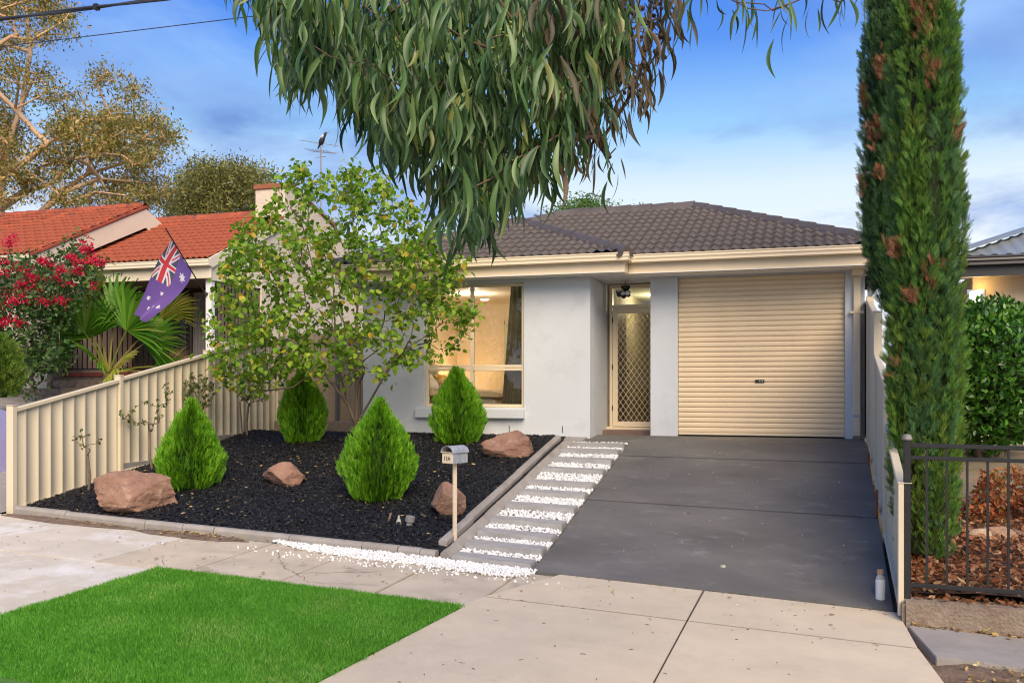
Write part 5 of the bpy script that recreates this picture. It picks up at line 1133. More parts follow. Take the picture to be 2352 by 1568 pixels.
zc_ = float(zl(np.array([-12.9]), np.array([10.5]))[0]); Mc = Matrix.Translation((-12.70, 10.15, zc_ + .06)) @ Matrix.Rotation(R(180), 4, 'Z') @ Matrix.Rotation(R(4.5), 4, 'X'); me.transform(Mc @ Matrix.Translation((0, 0, 0))); c_.location = (-12.92, 9.75, zc_); link(bpy.data.objects.new('car_cover', me), c_)
for dx in (-.75, .75):
    for dy in (-1.35, 1.35): MB().lathe([(.1, -.1), (.30, -.095), (.31, 0), (.30, .095), (.1, .1)], tuple(Mc @ Vector((dx * .95, dy, .31))), 18, Matrix.Rotation(R(90), 4, 'Y')).build('wheel', M_('tyre', (.02, .02, .02), .8), c_)

# flag and pole
fp0 = aY(472, 675, YE2 + .12); fp1 = aY(380, 524, YE2 - 1.55); fl = thing('flag', 'purple flag with union cross and white stars on an angled pole', 'flag', tuple(fp0))
MB().tube([fp0, fp1], .013, 8).build('flag_pole', m_black, fl); MB().lathe([(.02, -.05), (.045, -.045), (.045, .03), (.02, .04)], tuple(fp0), 12, Matrix.Rotation(R(90), 4, 'X')).build('pole_socket', m_black, fl)
A = fp0 + (fp1 - fp0) * .85; B = fp0 + (fp1 - fp0) * .36; Cc = aY(338, 740, YE2 - 1.45); D = aY(310, 722, YE2 - 1.7); NU, NV = 110, 56; s, t = np.meshgrid(np.linspace(0, 1, NU + 1), np.linspace(0, 1, NV + 1), indexing='ij')
S = s[..., None]; Tt = t[..., None]; V = (1 - S) * ((1 - Tt) * A + Tt * B) + S * ((1 - Tt) * D + Tt * Cc)      # s: hoist -> fly, t: top -> bottom
belly = aY(432, 660, YE2 - .6) - ((A + B) / 2 * .35 + B * .65) * 0; V = V + (.32 * 4 * S * (1 - S) * Tt ** 1.5)[..., 0:1] * norm(RT * 1.0 + UP * -.05) * .55
V = V + (np.sin(t * 7 + s * 2.5) * .05 * np.minimum(1, s * 3) + .03 * np.sin(s * 6 + t * 3))[..., None] * norm(np.array([-.35, -.9, 0]))
def flagcol(s, t):
    x, y = s * 2, t
    if x < 1 and y < .5:
        a, b = x - .5, y - .25
        if abs(b) < .05 or abs(a) < .05: return 1
        if abs(b) < .083 or abs(a) < .083: return 2
        dg = abs(abs(b) - abs(a) * .5) * .894
        if dg < .018: return 1
        if dg < .052: return 2
        return 3
    for cx, cy, r in ((.5, .75, .15), (1.5, .83, .075), (1.25, .44, .07), (1.5, .17, .07), (1.72, .37, .07), (1.6, .54, .04)):
        dx, dy = x - cx, y - cy; d = math.hypot(dx, dy); 
        if d < r:
            an = (math.atan2(dx, dy) % (2 * math.pi / 7)) - math.pi / 7
            if d < r * (.45 + .55 * (abs(an) / (math.pi / 7)) ** 1.6): return 2
    return 0
me = fmesh('flag_cloth', V.reshape(-1, 3), np.array([(i * (NV + 1) + j, (i + 1) * (NV + 1) + j, (i + 1) * (NV + 1) + j + 1, i * (NV + 1) + j + 1) for i in range(NU) for j in range(NV)]), None, True)
for nm, c in (('flag_purple', (.155, .085, .32)), ('flag_red', (.62, .05, .06)), ('flag_white', (.75, .73, .75)), ('flag_grey_blue', (.09, .085, .13))): me.materials.append(M_(nm, c, .8))
me.polygons.foreach_set('material_index', [flagcol((i + .5) / NU, (j + .5) / NV) for i in range(NU) for j in range(NV)]); link(bpy.data.objects.new('flag_cloth', me), fl)

# fan palm
pb_ = aY(250, 880, 16.35); pb_[2] = .62; pt_ = thing('fan_palm', 'fan palm with broad pleated fronds beside the worn steps', 'palm', tuple(pb_)); hub = pb_ + np.array([0, 0, .42])
MB().tube([pb_ - np.array([0, 0, .6]), pb_ + np.array([0, 0, .2]), hub], [.16, .15, .10], 12).build('trunk', M_('fibrous_palm_trunk', (.16, .10, .06), .95, .4, 20, bump=1, bscale=30), pt_)
m_palm = LEAF('palm_frond', [(0, (.06, .20, .012)), (.5, (.11, .28, .02)), (.85, (.18, .36, .035)), (1, (.30, .38, .07))], .35, .45, .35); m_palmy = LEAF('yellow_palm_frond', [(0, (.20, .28, .03)), (.6, (.34, .36, .05)), (1, (.40, .34, .10))], .35, .5); m_palmd = LEAF('dry_palm_frond', [(0, (.26, .17, .09)), (1, (.38, .27, .15))], .2, .8)
def frond(uv, ds, face, size, mat, arc=165, nb=34, droop=.15):
    size *= 1.28
    c = aF(uv[0], uv[1], float(np.dot(hub - CC, FW)) + ds); d = norm(c - hub); nrm_ = norm(np.array(face, float)); X = norm(np.cross(d, nrm_)); nrm_ = np.cross(X, d); Vs = []; Fs = []
    for i in range(nb):
        a = R(-arc / 2 + arc * i / (nb - 1)); da = R(arc / (nb - 1)) * .52; L = size * (1 - .22 * (abs(a) / R(arc / 2)) ** 2) * random.uniform(.92, 1.05); pts = []
        n0 = len(Vs); zz = .035 * size * (1 if i % 2 else -1)
        for rr, wv, dp in ((.03, 1, 0), (.55, 1.0, .03), (.78, .42, .10), (1.0, .03, droop + random.uniform(0, .12))):
            for sg in (-1, 1):
                aa = a + sg * da * wv; p = c + (d * math.cos(aa) + X * math.sin(aa)) * L * rr + nrm_ * (zz * sg * min(1, rr * 2) * (1 if rr < .6 else .5)) - np.array([0, 0, dp * L]) - nrm_ * .0
                Vs.append(p)
        Fs += [(n0 + 2 * k, n0 + 2 * k + 1, n0 + 2 * k + 3, n0 + 2 * k + 2) for k in range(3)]
    o = fobj('frond', Vs, Fs, mat, pt_); m_ = (hub + c) / 2 + np.array([0, 0, .05]); MB().tube([hub, m_, c + d * .05], [.022, .018, .012], 6).build('frond_stalk', m_palmy, pt_)
for uv, ds, face, size, mat, arc in (((262, 735), 0., (-.1, -1, .25), .98, m_palm, 190), ((215, 775), -.2, (.2, -1, .5), .88, m_palm, 150), ((330, 790), .1, (.2, -1, .7), .85, m_palm, 170), ((185, 790), .2, (-.5, -1, .2), .85, m_palm, 140),
    ((370, 730), .3, (.6, -1, .1), .75, m_palmy, 110), ((215, 700), .3, (-.4, -1, 0), .85, m_palmy, 120), ((265, 845), -.5, (0, -1, .8), .62, m_palmy, 160), ((350, 855), -.1, (.4, -1, .5), .7, m_palm, 150), ((385, 840), .0, (.3, -1, .2), .55, m_palmd, 150), ((290, 760), -.3, (.1, -1, .1), .9, m_palm, 160), ((225, 830), -.3, (-.2, -1, .4), .6, m_palm, 150), ((195, 765), -.35, (-.15, -1, .35), .92, m_palm, 150)): frond(uv, ds, face, size, mat, arc)

# bougainvillea
HB = np.array([(0, 0, 0), (.30, .45, .04), (0, 1, 0), (-.30, .45, .04)]); HBF = np.array([(0, 1, 2, 3)])
def leafcloud(parent, name, pos, mat, lo, hi, tv=HB, tf=HBF, dz=-.2, stuff=False, nz=.6):
    n = len(pos); d = rng.normal(0, 1, (n, 3)); d[:, 2] += dz; V, F = scatter(tv, tf, frames(d, rng.normal(0, 1, (n, 3)) + np.array([0, -.3, nz])), pos, rng.uniform(lo, hi, n)); return fobj(name, V, F, mat, parent)
bg_ = thing('bougainvillea', 'bougainvillea with crimson flowers climbing the neighbouring porch', 'shrub', (-17.5, 16.2, .3))
bpoly = [(-40, 600), (20, 590), (90, 580), (140, 595), (180, 555), (215, 600), (232, 640), (190, 690), (150, 720), (150, 830), (110, 850), (70, 860), (40, 800), (-40, 820)]
T = polysample(bpoly, 240); Q = pxpts(T, 19.4 + rng.uniform(-.9, .7, len(T))); N, P_ = grow([[aF(75, 900, 19.6), aF(70, 820, 19.6), aF(80, 720, 19.5)]], Q, step=.2, jit=.05); r_ = radii(P_, .006, .42, .07); V, F = skeleton(N, P_, r_, 5); fobj('stem', V, F, m_bark, bg_, True)
ii = rng.choice(len(N), 6500); leafcloud(bg_, 'foliage', N[ii] + rng.normal(0, .13, (6500, 3)), LEAF('bougainvillea_leaf', [(0, (.025, .07, .016)), (.6, (.055, .13, .028)), (1, (.12, .20, .04))], .3, .5), .06, .13)
fl_uv = [(5, 600), (18, 672), (30, 690), (8, 700), (48, 655), (48, 675), (60, 690), (20, 560), (65, 620), (75, 635), (120, 610), (140, 620), (165, 590), (175, 600), (190, 575), (200, 600), (215, 598), (228, 600), (160, 650), (145, 690), (100, 640), (92, 690), (70, 645), (0, 740), (15, 735), (38, 740), (45, 742), (18, 790), (30, 545), (100, 600), (130, 640), (205, 570), (225, 605), (180, 620), (8, 625), (85, 660), (118, 690), (213, 655), (45, 615)]
pos = []
for u, v in fl_uv:
    c = aF(u + rng.normal(0, 3), v, 18.6 + rng.uniform(-.1, .3)); k = int(rng.integers(30, 80)); pos.append(c + rng.normal(0, 1, (k, 3)) * np.array([.06, .05, .042]))
for u, v in ((190, 560), (200, 545), (205, 565), (198, 580)): pos.append(aF(u, v, 18.7) + rng.normal(0, .05, (14, 3)))
leafcloud(bg_, 'flowers', np.vstack(pos), LEAF('crimson_bract', [(0, (.42, .008, .03)), (.6, (.62, .012, .06)), (1, (.75, .05, .12))], .35, .6), .05, .085)
# far left green conifer shrub
def bushy(name, label, cat, uvc, s, wpx, hpx, n, mat, seed, size=(.08, .15), zbase=None, matin=None, lobes=.2, up=.9):
    c = aF(uvc[0], uvc[1], s); w = wpx / FPX * s; H = hpx / FPX * s; o = thing(name, label, cat, tuple(c)); Vs = []; Fs = []; off = 0
    prof = lambda t: w / 2 * max(.02, math.sin(math.pi * min(1, .18 + .82 * t))) ** .6 if t < 1 else 0
    for i, (tv, tf) in enumerate(SPR):
        pos, fr, sc_, rad = shell_tree(None, prof, n // 3, H, seed + i, lobes, .8, size, c, up=up, fill=.45); V, F = scatter(tv, tf, fr, pos, sc_); Vs.append(V); Fs.append(F + off); off += len(V)
    fobj('foliage', np.vstack(Vs), np.vstack(Fs), mat, o); MB().lathe([(prof(q) * .6, q * H * .93) for q in np.linspace(.02, .97, 10)], tuple(c), 14).build('shade_core', matin or m_thujashade, o); MB().tube([c - np.array([0, 0, .3]), c + np.array([0, 0, .3])], .05, 8).build('trunk', m_bark, o); return o  # dark lathe core gives the gaps their shade by colour
bushy('conifer_shrub', 'bushy yellow green conifer above the covered car', 'shrub', (-8, 915), 17.6, 100, 140, 1800, LEAF('yellow_green_conifer', [(0, (.06, .13, .015)), (.6, (.11, .20, .02)), (1, (.2, .27, .04))], .25, .6), 31, (.12, .2))

# antenna and bird
an = thing('tv_antenna', 'rooftop television antenna on a thin mast behind the leafy tree', 'antenna', (-12.9, 22.4, 4.9)); sa = 27.0
m_alu = M_('aluminium', (.30, .30, .31), .45, metal=.6); top = aF(737, 345, sa); MB().tube([aF(738, 540, sa), top + UP * .12], .022, 8).build('mast', m_alu, an)
for du0, v0_, du1, v1_ in ((-48, 322, 45, 336), (-15, 348, 40, 352), (-12, 362, 12, 360)):
    MB().tube([aF(737 + du0, v0_, sa), aF(737 + du1, v1_, sa)], .010, 6).build('boom', m_alu, an)
for k in range(7):
    c = aF(712 + k * 8, 347 + k * .7, sa); MB().tube([c - FW * .28 - RT * .10, c + FW * .28 + RT * .10 + UP * .03], .006, 5).build('element', m_alu, an)
bd = aF(742, 318, sa); bird = thing('magpie', 'black and white magpie perched on the antenna', 'bird', tuple(bd)); m_bb = M_('black_feather', (.012, .012, .016), .6); m_bw = M_('white_feather', (.55, .55, .55), .8)
def along(a, b, rads, name, mat, parent, n=12):
    a = np.array(a); b = np.array(b); return MB().tube([a + (b - a) * t for t in np.linspace(0, 1, len(rads))], rads, n).build(name, mat, parent, smooth=True)
ax = norm(RT * .45 + UP * .9); tl_ = bd - ax * .22; hd = bd + ax * .16
along(tl_ - ax * .12, hd + ax * .05, [.012, .022, .03, .055, .075, .078, .065, .05, .048, .035, .008], 'body', m_bb, bird)
along(hd + ax * .005 + RT * .03, hd + RT * .12 + UP * .03, [.02, .012, .003], 'beak', M_('grey_beak', (.25, .26, .28), .5), bird, 8); along(bd - FW * .065 - ax * .02 - RT * .03, bd - FW * .07 + ax * .10 - RT * .02, [.01, .035, .03, .01], 'wing_patch', m_bw, bird)
for q in (-.02, .02): along(bd - ax * .06 + FW * q, top + UP * .10 + RT * .06 + FW * q, [.007, .006], 'leg', m_bb, bird, 6)

# ------------------------------------------------------------------ trees behind
def gum(name, label, trunks, poly, s, spread, nt, nl, leafmat, barkmat, lo, hi, rt, rmax, jit=.045, cl=.3, pw=.35, dz=-.6, step=.7, nc=420):
    T = polysample(poly, nt); Q = pxpts(T, s + rng.uniform(-spread, spread, nt)); tk = [[aF(u, v, s + d) for u, v, d in tr_] for tr_ in trunks]; tk[0][0] = np.array(tk[0][0])
    base = tk[0][0].copy(); o = thing(name, label, 'tree', (base[0], base[1], base[2])); N, P_ = grow(tk, Q, up=.15, step=step, jit=jit, pathw=pw); r_ = radii(P_, rt, .47, rmax); V, F = skeleton(N, P_, r_, 7); fobj('trunk', V, F, barkmat, o, True)
    tips = np.where(r_ < rt * 2.2)[0]; ii = rng.choice(tips, nl); cen = N[tips][rng.choice(len(tips), min(len(tips), nc), replace=False)]; ii = rng.integers(0, len(cen), nl); pos = cen[ii] + rng.normal(0, 1, (nl, 3)) * cl * np.array([1, 1, .7]); leafcloud(o, 'crown', pos, leafmat, lo, hi, dz=dz, tv=HB * np.array([.62, 1, 1])); return o
m_gum1 = LEAF('sunlit_gum_leaf', [(0, (.09, .11, .02)), (.3, (.19, .20, .04)), (.6, (.36, .28, .07)), (.82, (.58, .36, .12)), (1, (.24, .32, .06))], .35, .55)  # golden evening light put into the lighter leaf tints
gpoly = [(-120, -90), (-20, -120), (60, -60), (150, 10), (190, 60), (175, 90), (130, 75), (95, 110), (60, 150), (115, 165), (150, 230), (215, 190), (240, 150), (310, 185), (330, 240), (360, 280), (400, 310), (395, 345), (372, 390), (395, 440), (330, 480), (240, 470), (170, 480), (120, 440), (60, 470), (-120, 480), (-200, 200)]
gum('gum_tree', 'large gum tree with limbs coloured as if sun-lit orange behind the terracotta roof', [[(-10, 640, 0), (-5, 480, 0), (5, 400, 0), (20, 330, 0), (50, 240, 0), (70, 120, .5), (60, 20, .5)], [(5, 400, 0), (60, 370, -1), (110, 330, -1), (160, 300, -1.5)], [(-10, 640, 0), (60, 520, .5), (130, 450, .5), (200, 400, 0), (300, 370, 0)], [(-5, 480, 0), (60, 440, 1), (120, 420, 1.5), (200, 330, 1.5), (260, 270, 1.5)], [(60, 520, .5), (150, 440, -.5), (230, 410, -.5), (330, 420, -1)]], gpoly, 33, 2.6, 420, 60000, m_gum1, m_gumbark, .08, .18, .022, .36, cl=.27, nc=380)
m_gum2 = LEAF('olive_leaf', [(0, (.10, .12, .03)), (.5, (.19, .20, .05)), (1, (.38, .33, .11))], .35, .55)
gum('background_tree', 'rounded olive green tree behind the terracotta ridge', [[(520, 640, 0), (515, 520, 0), (500, 460, 0)], [(520, 560, 0), (560, 470, 0)], [(515, 520, 0), (460, 470, 0)]], [(390, 500), (400, 430), (430, 400), (470, 385), (500, 395), (540, 380), (580, 400), (620, 400), (635, 440), (630, 500)], 40, 2.2, 200, 20000, m_gum2, m_bark, .10, .22, .013, .25, cl=.40, dz=.2, nc=260)
m_gum3 = LEAF('fresh_green_leaf', [(0, (.05, .11, .02)), (.6, (.10, .20, .035)), (1, (.18, .28, .06))], .35, .5)
gum('background_tree', 'small green treetop showing above the dark tiled roof', [[(1350, 640, 0), (1345, 540, 0), (1340, 500, 0)]], [(1258, 500), (1275, 480), (1310, 470), (1345, 463), (1400, 472), (1430, 485), (1465, 487), (1470, 500), (1360, 520), (1265, 525)], 30, 1.6, 70, 5200, m_gum3, m_bark, .08, .16, .012, .16, cl=.22, dz=.3)

# ------------------------------------------------------------------ cypresses
m_cyp = LEAF('cypress_green', [(0, (.045, .13, .022)), (.35, (.085, .20, .034)), (.7, (.13, .27, .042)), (.93, (.18, .32, .05)), (1, (.24, .34, .07))], .15, .65, .2)
m_cypb = LEAF('cypress_blue_green', [(0, (.036, .10, .035)), (.5, (.07, .17, .055)), (1, (.12, .23, .075))], .15, .65, .2); m_cypc = LEAF('cypress_yellow_green', [(0, (.06, .115, .016)), (.5, (.12, .20, .028)), (1, (.21, .29, .045))], .15, .65, .2)
m_cypr = LEAF('cypress_shaded_green', [(0, (.022, .062, .022)), (.5, (.045, .105, .035)), (1, (.08, .155, .05))], .12, .65, .2)  # rear tree: darker blue-green, its shadowed look put into the colour too
m_cypshade = M_('cypress_shade_core', (.014, .022, .008), .95, .5, 14); m_dead = LEAF('dead_cypress', [(0, (.17, .065, .03)), (.5, (.30, .13, .065)), (1, (.38, .20, .11))], .15, .8)  # core colour carries the shade seen between plumes
CYP = [spray_template(11, 13, .48, .06, .026), spray_template(10, 15, .40, .04, .028), spray_template(12, 19, .55, .1, .024)]
def cypress(X, Y, z0, H, Rm, n, seed, label, dead, taper0=.55, z1=.15, mats=None):
    o = thing('cypress', label, 'tree', (X, Y, z0), 'pencil cypresses beside the driveway fence'); c = np.array([X, Y, z0 + z1])
    prof = lambda t: Rm * (taper0 + (1 - taper0) * min(1, t / .16)) * (1 if t < .62 else max(.02, 1 - ((t - .62) / .38) ** 1.8)) if t < 1 else 0
    plume_tree(c, prof, H, n, 150, (.7, 1.7), .095, (.08, .14), mats or [m_cyp, m_cypb, m_cypc], o, 'crown', lean=.17, tmpl=CYP, seed=seed, inward=.80)
    MB().lathe([(prof(q) * .70, q * H * .96) for q in np.linspace(.01, .98, 24)], tuple(c), 16).build('shade_core', m_cypshade, o); MB().tube([(X, Y, z0 - .2), (X, Y, z0 + 1.2)], [.11, .08], 10).build('trunk', m_bark, o)
    for u, v, w, h in dead:
        s0 = math.hypot(X, Y); base = aF(u, v, float(np.dot(np.array([X, Y, 0]) - np.array([0, 0, 0]), FW))); q = base - FW * Rm * math.sqrt(max(0, 1 - min(1, abs(float(np.dot(base - c, RT))) / Rm) ** 2)) * .98; m = int(6 + w * h / 95)
        pos = q + RT * (rng.normal(0, .30, m) * w / 260)[:, None] + UP * (rng.normal(0, .32, m) * h / 250)[:, None] + FW * rng.normal(0, .03, m)[:, None]; d = np.array([0, 0, 1.]) - FW * .3 + rng.normal(0, .3, (m, 3)) + RT * (.3 if float(np.dot(base - c, RT)) > 0 else -.5)
        V, F = scatter(CYP[0][0], CYP[0][1], frames(d, rng.normal(0, 1, (m, 3)) - FW), pos, rng.uniform(.10, .18, m)); fobj('dead_spray', V, F, m_dead, o)
c1 = aF(2124, 1300, 9.35); cypress(c1[0], c1[1], float(zr(np.array([c1[0]]), np.array([c1[1]]))[0]), 7.2, .285, 210, 5, 'tall pencil cypress with brown dead tufts behind the black railing', [(2105, 55, 45, 130), (2115, 190, 25, 70), (2170, 325, 20, 60), (2062, 592, 55, 35), (2110, 655, 26, 70), (2078, 700, 22, 40), (2060, 850, 12, 45)], .85, -.02)
c2 = aF(2040, 1100, 11.6); cypress(c2[0] + .03, c2[1], float(zr(np.array([c2[0]]), np.array([c2[1]]))[0]), 5.4, .275, 130, 17, 'narrower pencil cypress overhanging the driveway fence', [(2015, 180, 35, 75), (1990, 240, 30, 80), (2005, 320, 45, 70), (1985, 430, 25, 40), (2010, 420, 30, 40)], .35, 2.3, [m_cypr])

# round glossy bush and red nandina on the right
OVL = np.array([(0, 0, 0), (.22, .3, .04), (.24, .6, .04), (0, 1, -.04), (-.24, .6, .04), (-.22, .3, .04)]); OVF = np.array([(0, 1, 2, 3), (0, 3, 4, 5)])
bb = aF(2272, 1060, 13.0); bb[2] = float(zr(np.array([bb[0]]), np.array([bb[1]]))[0]); rb = thing('round_bush', 'dense glossy green rounded bush behind the black railing', 'bush', tuple(bb)); bc = aF(2272, 862, 13.0)
n = 9000; d = norm(rng.normal(0, 1, (n, 3))); lump = 1 + .13 * vnoise(d, 2.2, 3, 3); rr = lump * (1 - .45 * rng.uniform(0, 1, n) ** 2); pos = bc + d * rr[:, None] * np.array([.74, .74, 1.04]); pos = pos[pos[:, 2] > bb[2] + .25]; n = len(pos); dd = norm(pos - bc)
V, F = scatter(OVL, OVF, frames(dd * .6 + rng.normal(0, .6, (n, 3)) + np.array([0, 0, .35]), dd + rng.normal(0, .5, (n, 3))), pos, rng.uniform(.06, .12, n)); fobj('foliage', V, F, LEAF('glossy_leaf', [(0, (.022, .085, .010)), (.5, (.045, .15, .014)), (.85, (.09, .23, .02)), (1, (.16, .30, .04))], .22, .32, .5), rb)
bm_ = bmesh.new(); bmesh.ops.create_icosphere(bm_, subdivisions=3, radius=1); m_ = bpy.data.meshes.new('shade_core'); [setattr(v, 'co', Vector(bc) + Vector((v.co.x * .55, v.co.y * .5, v.co.z * .66))) for v in bm_.verts]; bm_.to_mesh(m_); bm_.free(); m_.materials.append(m_cypshade); link(bpy.data.objects.new('shade_core', m_), rb)  # dark ball added inside; its colour acts as shade behind the leaves
for q in (-.12, .02, .13): MB().tube([bb + RT * q * .5 - UP * .1, bb + RT * q * 1.2 + UP * .3, bc + RT * q * 3 - UP * .35], [.05, .04, .03], 8).build('stem', m_bark, rb)
nd = thing('red_shrub', 'low red and orange leaved shrub behind the black railing', 'shrub', tuple(aF(2330, 1220, 10.6))); T = polysample([(2225, 1190), (2235, 1110), (2260, 1080), (2300, 1085), (2360, 1070), (2440, 1090), (2450, 1230), (2360, 1245), (2260, 1220)], 160)
Q = pxpts(T, 10.9 + rng.uniform(-.35, .35, len(T))); b0 = aF(2330, 1250, 10.9); N, P_ = grow([[b0, b0 + UP * .1]], Q, step=.1, jit=.05); r_ = radii(P_, .003, .4, .015); V, F = skeleton(N, P_, r_, 5); fobj('stem', V, F, m_bark, nd)
ii = rng.choice(len(N), 3200); leafcloud(nd, 'foliage', N[ii] + rng.normal(0, .035, (3200, 3)), LEAF('nandina_leaf', [(0, (.26, .055, .022)), (.35, (.45, .13, .05)), (.65, (.34, .19, .06)), (.85, (.16, .16, .04)), (1, (.52, .18, .16))], .3, .5), .035, .085, OVL, OVF, -.1)
x = rng.uniform(1.45, 1.7, 5)
for i in range(4):
    q = aF(2255 + i * 38, 1225 + i * 4, 10.0); bm_ = bmesh.new(); bmesh.ops.create_icosphere(bm_, subdivisions=3, radius=1)
    for v in bm_.verts: v.co *= 1 + .25 * float(vnoise(np.array([v.co[:]]), 1.5, i + 30)[0]); sz_ = (1, 1.35, .95, .75)[i]; v.co = Vector((v.co.x * .13 * sz_, v.co.y * .10 * sz_, v.co.z * .07 * sz_)) + Vector((q[0], q[1], float(zr(np.array([q[0]]), np.array([q[1]]))[0]) + .02))
    m_ = bpy.data.meshes.new('edging_stone'); bm_.to_mesh(m_); bm_.free(); m_.materials.append(M_('edging_rock', ((.5, .36, .24), (.33, .2, .13), (.17, .10, .07), (.3, .18, .12))[i], .9, .2, 8, bump=.5)); tag(link(bpy.data.objects.new('edging_stone', m_)), ('pale', 'largest', 'dark', 'smallest')[i] + ' brown edging stone below the red leaved shrub', 'stone')

# ------------------------------------------------------------------ right neighbour house
rh = thing('neighbour_house', 'cream rendered house with grey corrugated roof and a lit wall lamp', 'house', (4, 16.3, -.4)); m_rw = M_('beige_render', (.50, .41, .33), .85, .05, 3, bump=.3, bscale=100); m_cor = M_('grey_corrugated_steel', (.21, .235, .25), .4, .05, 2, spec=.5, metal=.2); m_char = M_('charcoal_metal', (.028, .028, .030), .4, spec=.5)
YH = 16.6; YG2 = 16.1; XC = 1.95; ZG = 2.78; ZT = 2.55
MB().box(XC + .35, 17, YH, YH + .2, -.6, 2.55).build('wall', m_rw, rh); MB().box(XC + .35, XC + .55, YH + .201, 24, -.6, 2.55).build('wall', m_rw, rh)
MB().box(XC - .02, 17.2, YG2 + .03, YH + .3, 2.50, 2.52).build('soffit', m_soffit, rh); MB().box(XC + .01, 17.2, YG2 + .02, YG2 + .05, 2.46, 2.66).build('fascia', m_char, rh); MB().box(XC + .01, XC + .04, YG2 + .051, 24, 2.46, 2.66).build('fascia', m_char, rh)
gutter([(XC - .03, 24), (XC - .03, YG2 - .03), (17.2, YG2 - .03)], ZG - .02, m_char, rh, sc=1.1)
w2 = aY(2300, 706, YH); MB().box(w2[0] + .02, w2[0] + 2.2, YH - .03, YH - .001, -.05, w2[2] - .02).build('window', m_char, rh, bevel=.005); MB().box(w2[0] + .1, w2[0] + 2.1, YH - .036, YH - .031, .05, w2[2] - .12).build('pane', M_('dark_glass', (.02, .02, .022), .08, spec=.7), rh)
# corrugated hip roof: front plane clipped by the hip at 45 degrees
tp = math.tan(R(22)); VV = []; FF = []; nx = 420; pitch = .19; Hh = 4.0
for i in range(nx):
    x = XC + i * .0405; lim = min(x - XC, Hh); ph_ = ((x - XC) / pitch) % 1; zz = .022 * (1 if ph_ < .28 else (1 - (ph_ - .28) / .1 if ph_ < .38 else (0 if ph_ < .9 else (ph_ - .9) / .1)))
    for t in (0, 1): VV.append((x, YG2 + lim * t, ZG + lim * t * tp + zz))
FF = [(2 * i, 2 * i + 2, 2 * i + 3, 2 * i + 1) for i in range(nx - 1)]; rr_ = fobj('roof', VV, FF, m_cor, rh)
MB().add([(XC, YG2, ZG), (XC + Hh, YG2 + Hh, ZG + Hh * tp), (XC + Hh, 24, ZG + Hh * tp), (XC, 24, ZG)], [(0, 1, 2, 3)]).build('roof_side', m_cor, rh)
MB().bar((XC - .02, YG2 - .02, ZG + .06), (XC + Hh, YG2 + Hh, ZG + Hh * tp + .06), .30, .03).build('hip_capping', m_cor, rh, bevel=.008)
wl2 = aY(2240, 682, YH - .04); lm = thing('wall_lamp', 'lit square lamp on the beige wall beyond the cypress', 'lamp', tuple(wl2)); MB().box(wl2[0] - .12, wl2[0] + .14, YH - .05, YH - .001, wl2[2] - .16, wl2[2] + .12).build('lamp_plate', mt_chrome, lm, bevel=.004)
MB().box(wl2[0] - .075, wl2[0] + .06, YH - .10, YH - .051, wl2[2] - .15, wl2[2] + .085).build('lamp_glass', EMIT('lamp_glow', (1, .92, .78), 9), lm, bevel=.01); lamp('POINT', 'wall_lamp_light', (wl2[0] + .08, YH - .16, wl2[2] + .12), 2.6, (1, .62, .16), .05)

# ------------------------------------------------------------------ overhead cables
def pole(x, y, label):
    z = float(G(x, y)); o = thing('utility_pole', label, 'pole', (x, y, z)); MB().tube([(x, y, z - .3), (x, y, z + 8.2)], [.16, .12], 12).build('post', m_bark, o); MB().bar((x, y - 1.0, z + 6.85), (x, y + 1.6, z + 6.85), .1, .1).build('crossarm', m_bark, o)
pole(-19, 10.3, 'timber utility pole down the street past the neighbouring drive'); pole(17, 10.6, 'timber utility pole up the street past the grey roofed house')
def cable(y0, y1, z0, z1, zm, r, label, twist=0):
    o = thing('overhead_cable', label, 'cable', (-19, y0, z0)); xs_ = np.linspace(-19, 17, 60)
    for q in range(2 if twist else 1):
        pts = []
        for x in xs_:
            t = (x + 19) / 36; pts.append((x, y0 + (y1 - y0) * t + (twist * math.cos(x * 2.1 + q * math.pi)), z0 + (z1 - z0) * t - zm * 4 * t * (1 - t) + twist * math.sin(x * 2.1 + q * math.pi)))
        MB().tube(pts, r, 7).build('strand', m_black if False else M_('cable_rubber', (.03, .035, .05), .6), o)
    if twist: 
        x = -9.1; t = (x + 19) / 36; MB().box(x - .03, x + .03, y0 + (y1 - y0) * t - .035, y0 + (y1 - y0) * t + .035, z0 + (z1 - z0) * t - zm * 4 * t * (1 - t) - .035, z0 + (z1 - z0) * t - zm * 4 * t * (1 - t) + .035).build('cable_tie', m_black, o)
cable(10.05, 10.6, 5.95, 5.60, .10, .017, 'thick twin overhead cable crossing above the gum tree', .014)
cable(11.0, 11.5, 5.95, 5.75, .10, .0065, 'thin overhead wire below the thick twin cable')

# ------------------------------------------------------------------ overhanging eucalyptus
EV = []; EF = []; nsg = 7
for i in range(nsg + 1):
    t = i / nsg; w = .064 * (math.sin(math.pi * min(1, (t + .03) * .97)) ** .75) * (1.1 - .35 * t) if 0 < i < nsg else .006; bx = .16 * math.sin(math.pi * t * .9) - .02 * t; bz = .10 * math.sin(t * 2.6)
    EV += [(bx - w, t, bz + w * .35), (bx, t, bz), (bx + w, t, bz + w * .35)]
for i in range(nsg):
    for j in range(2): EF.append((i * 3 + j, i * 3 + j + 1, i * 3 + j + 4, i * 3 + j + 3))
EV = np.array(EV); EF = np.array(EF)
m_euc = LEAF('eucalyptus_leaf', [(0, (.022, .060, .018)), (.35, (.045, .105, .028)), (.7, (.085, .165, .045)), (.92, (.14, .23, .08)), (1, (.22, .24, .06))], .22, .40, .45)
m_eucd = LEAF('brown_eucalyptus_leaf', [(0, (.045, .040, .022)), (.5, (.075, .065, .030)), (1, (.13, .085, .045))], .2, .5, .35)
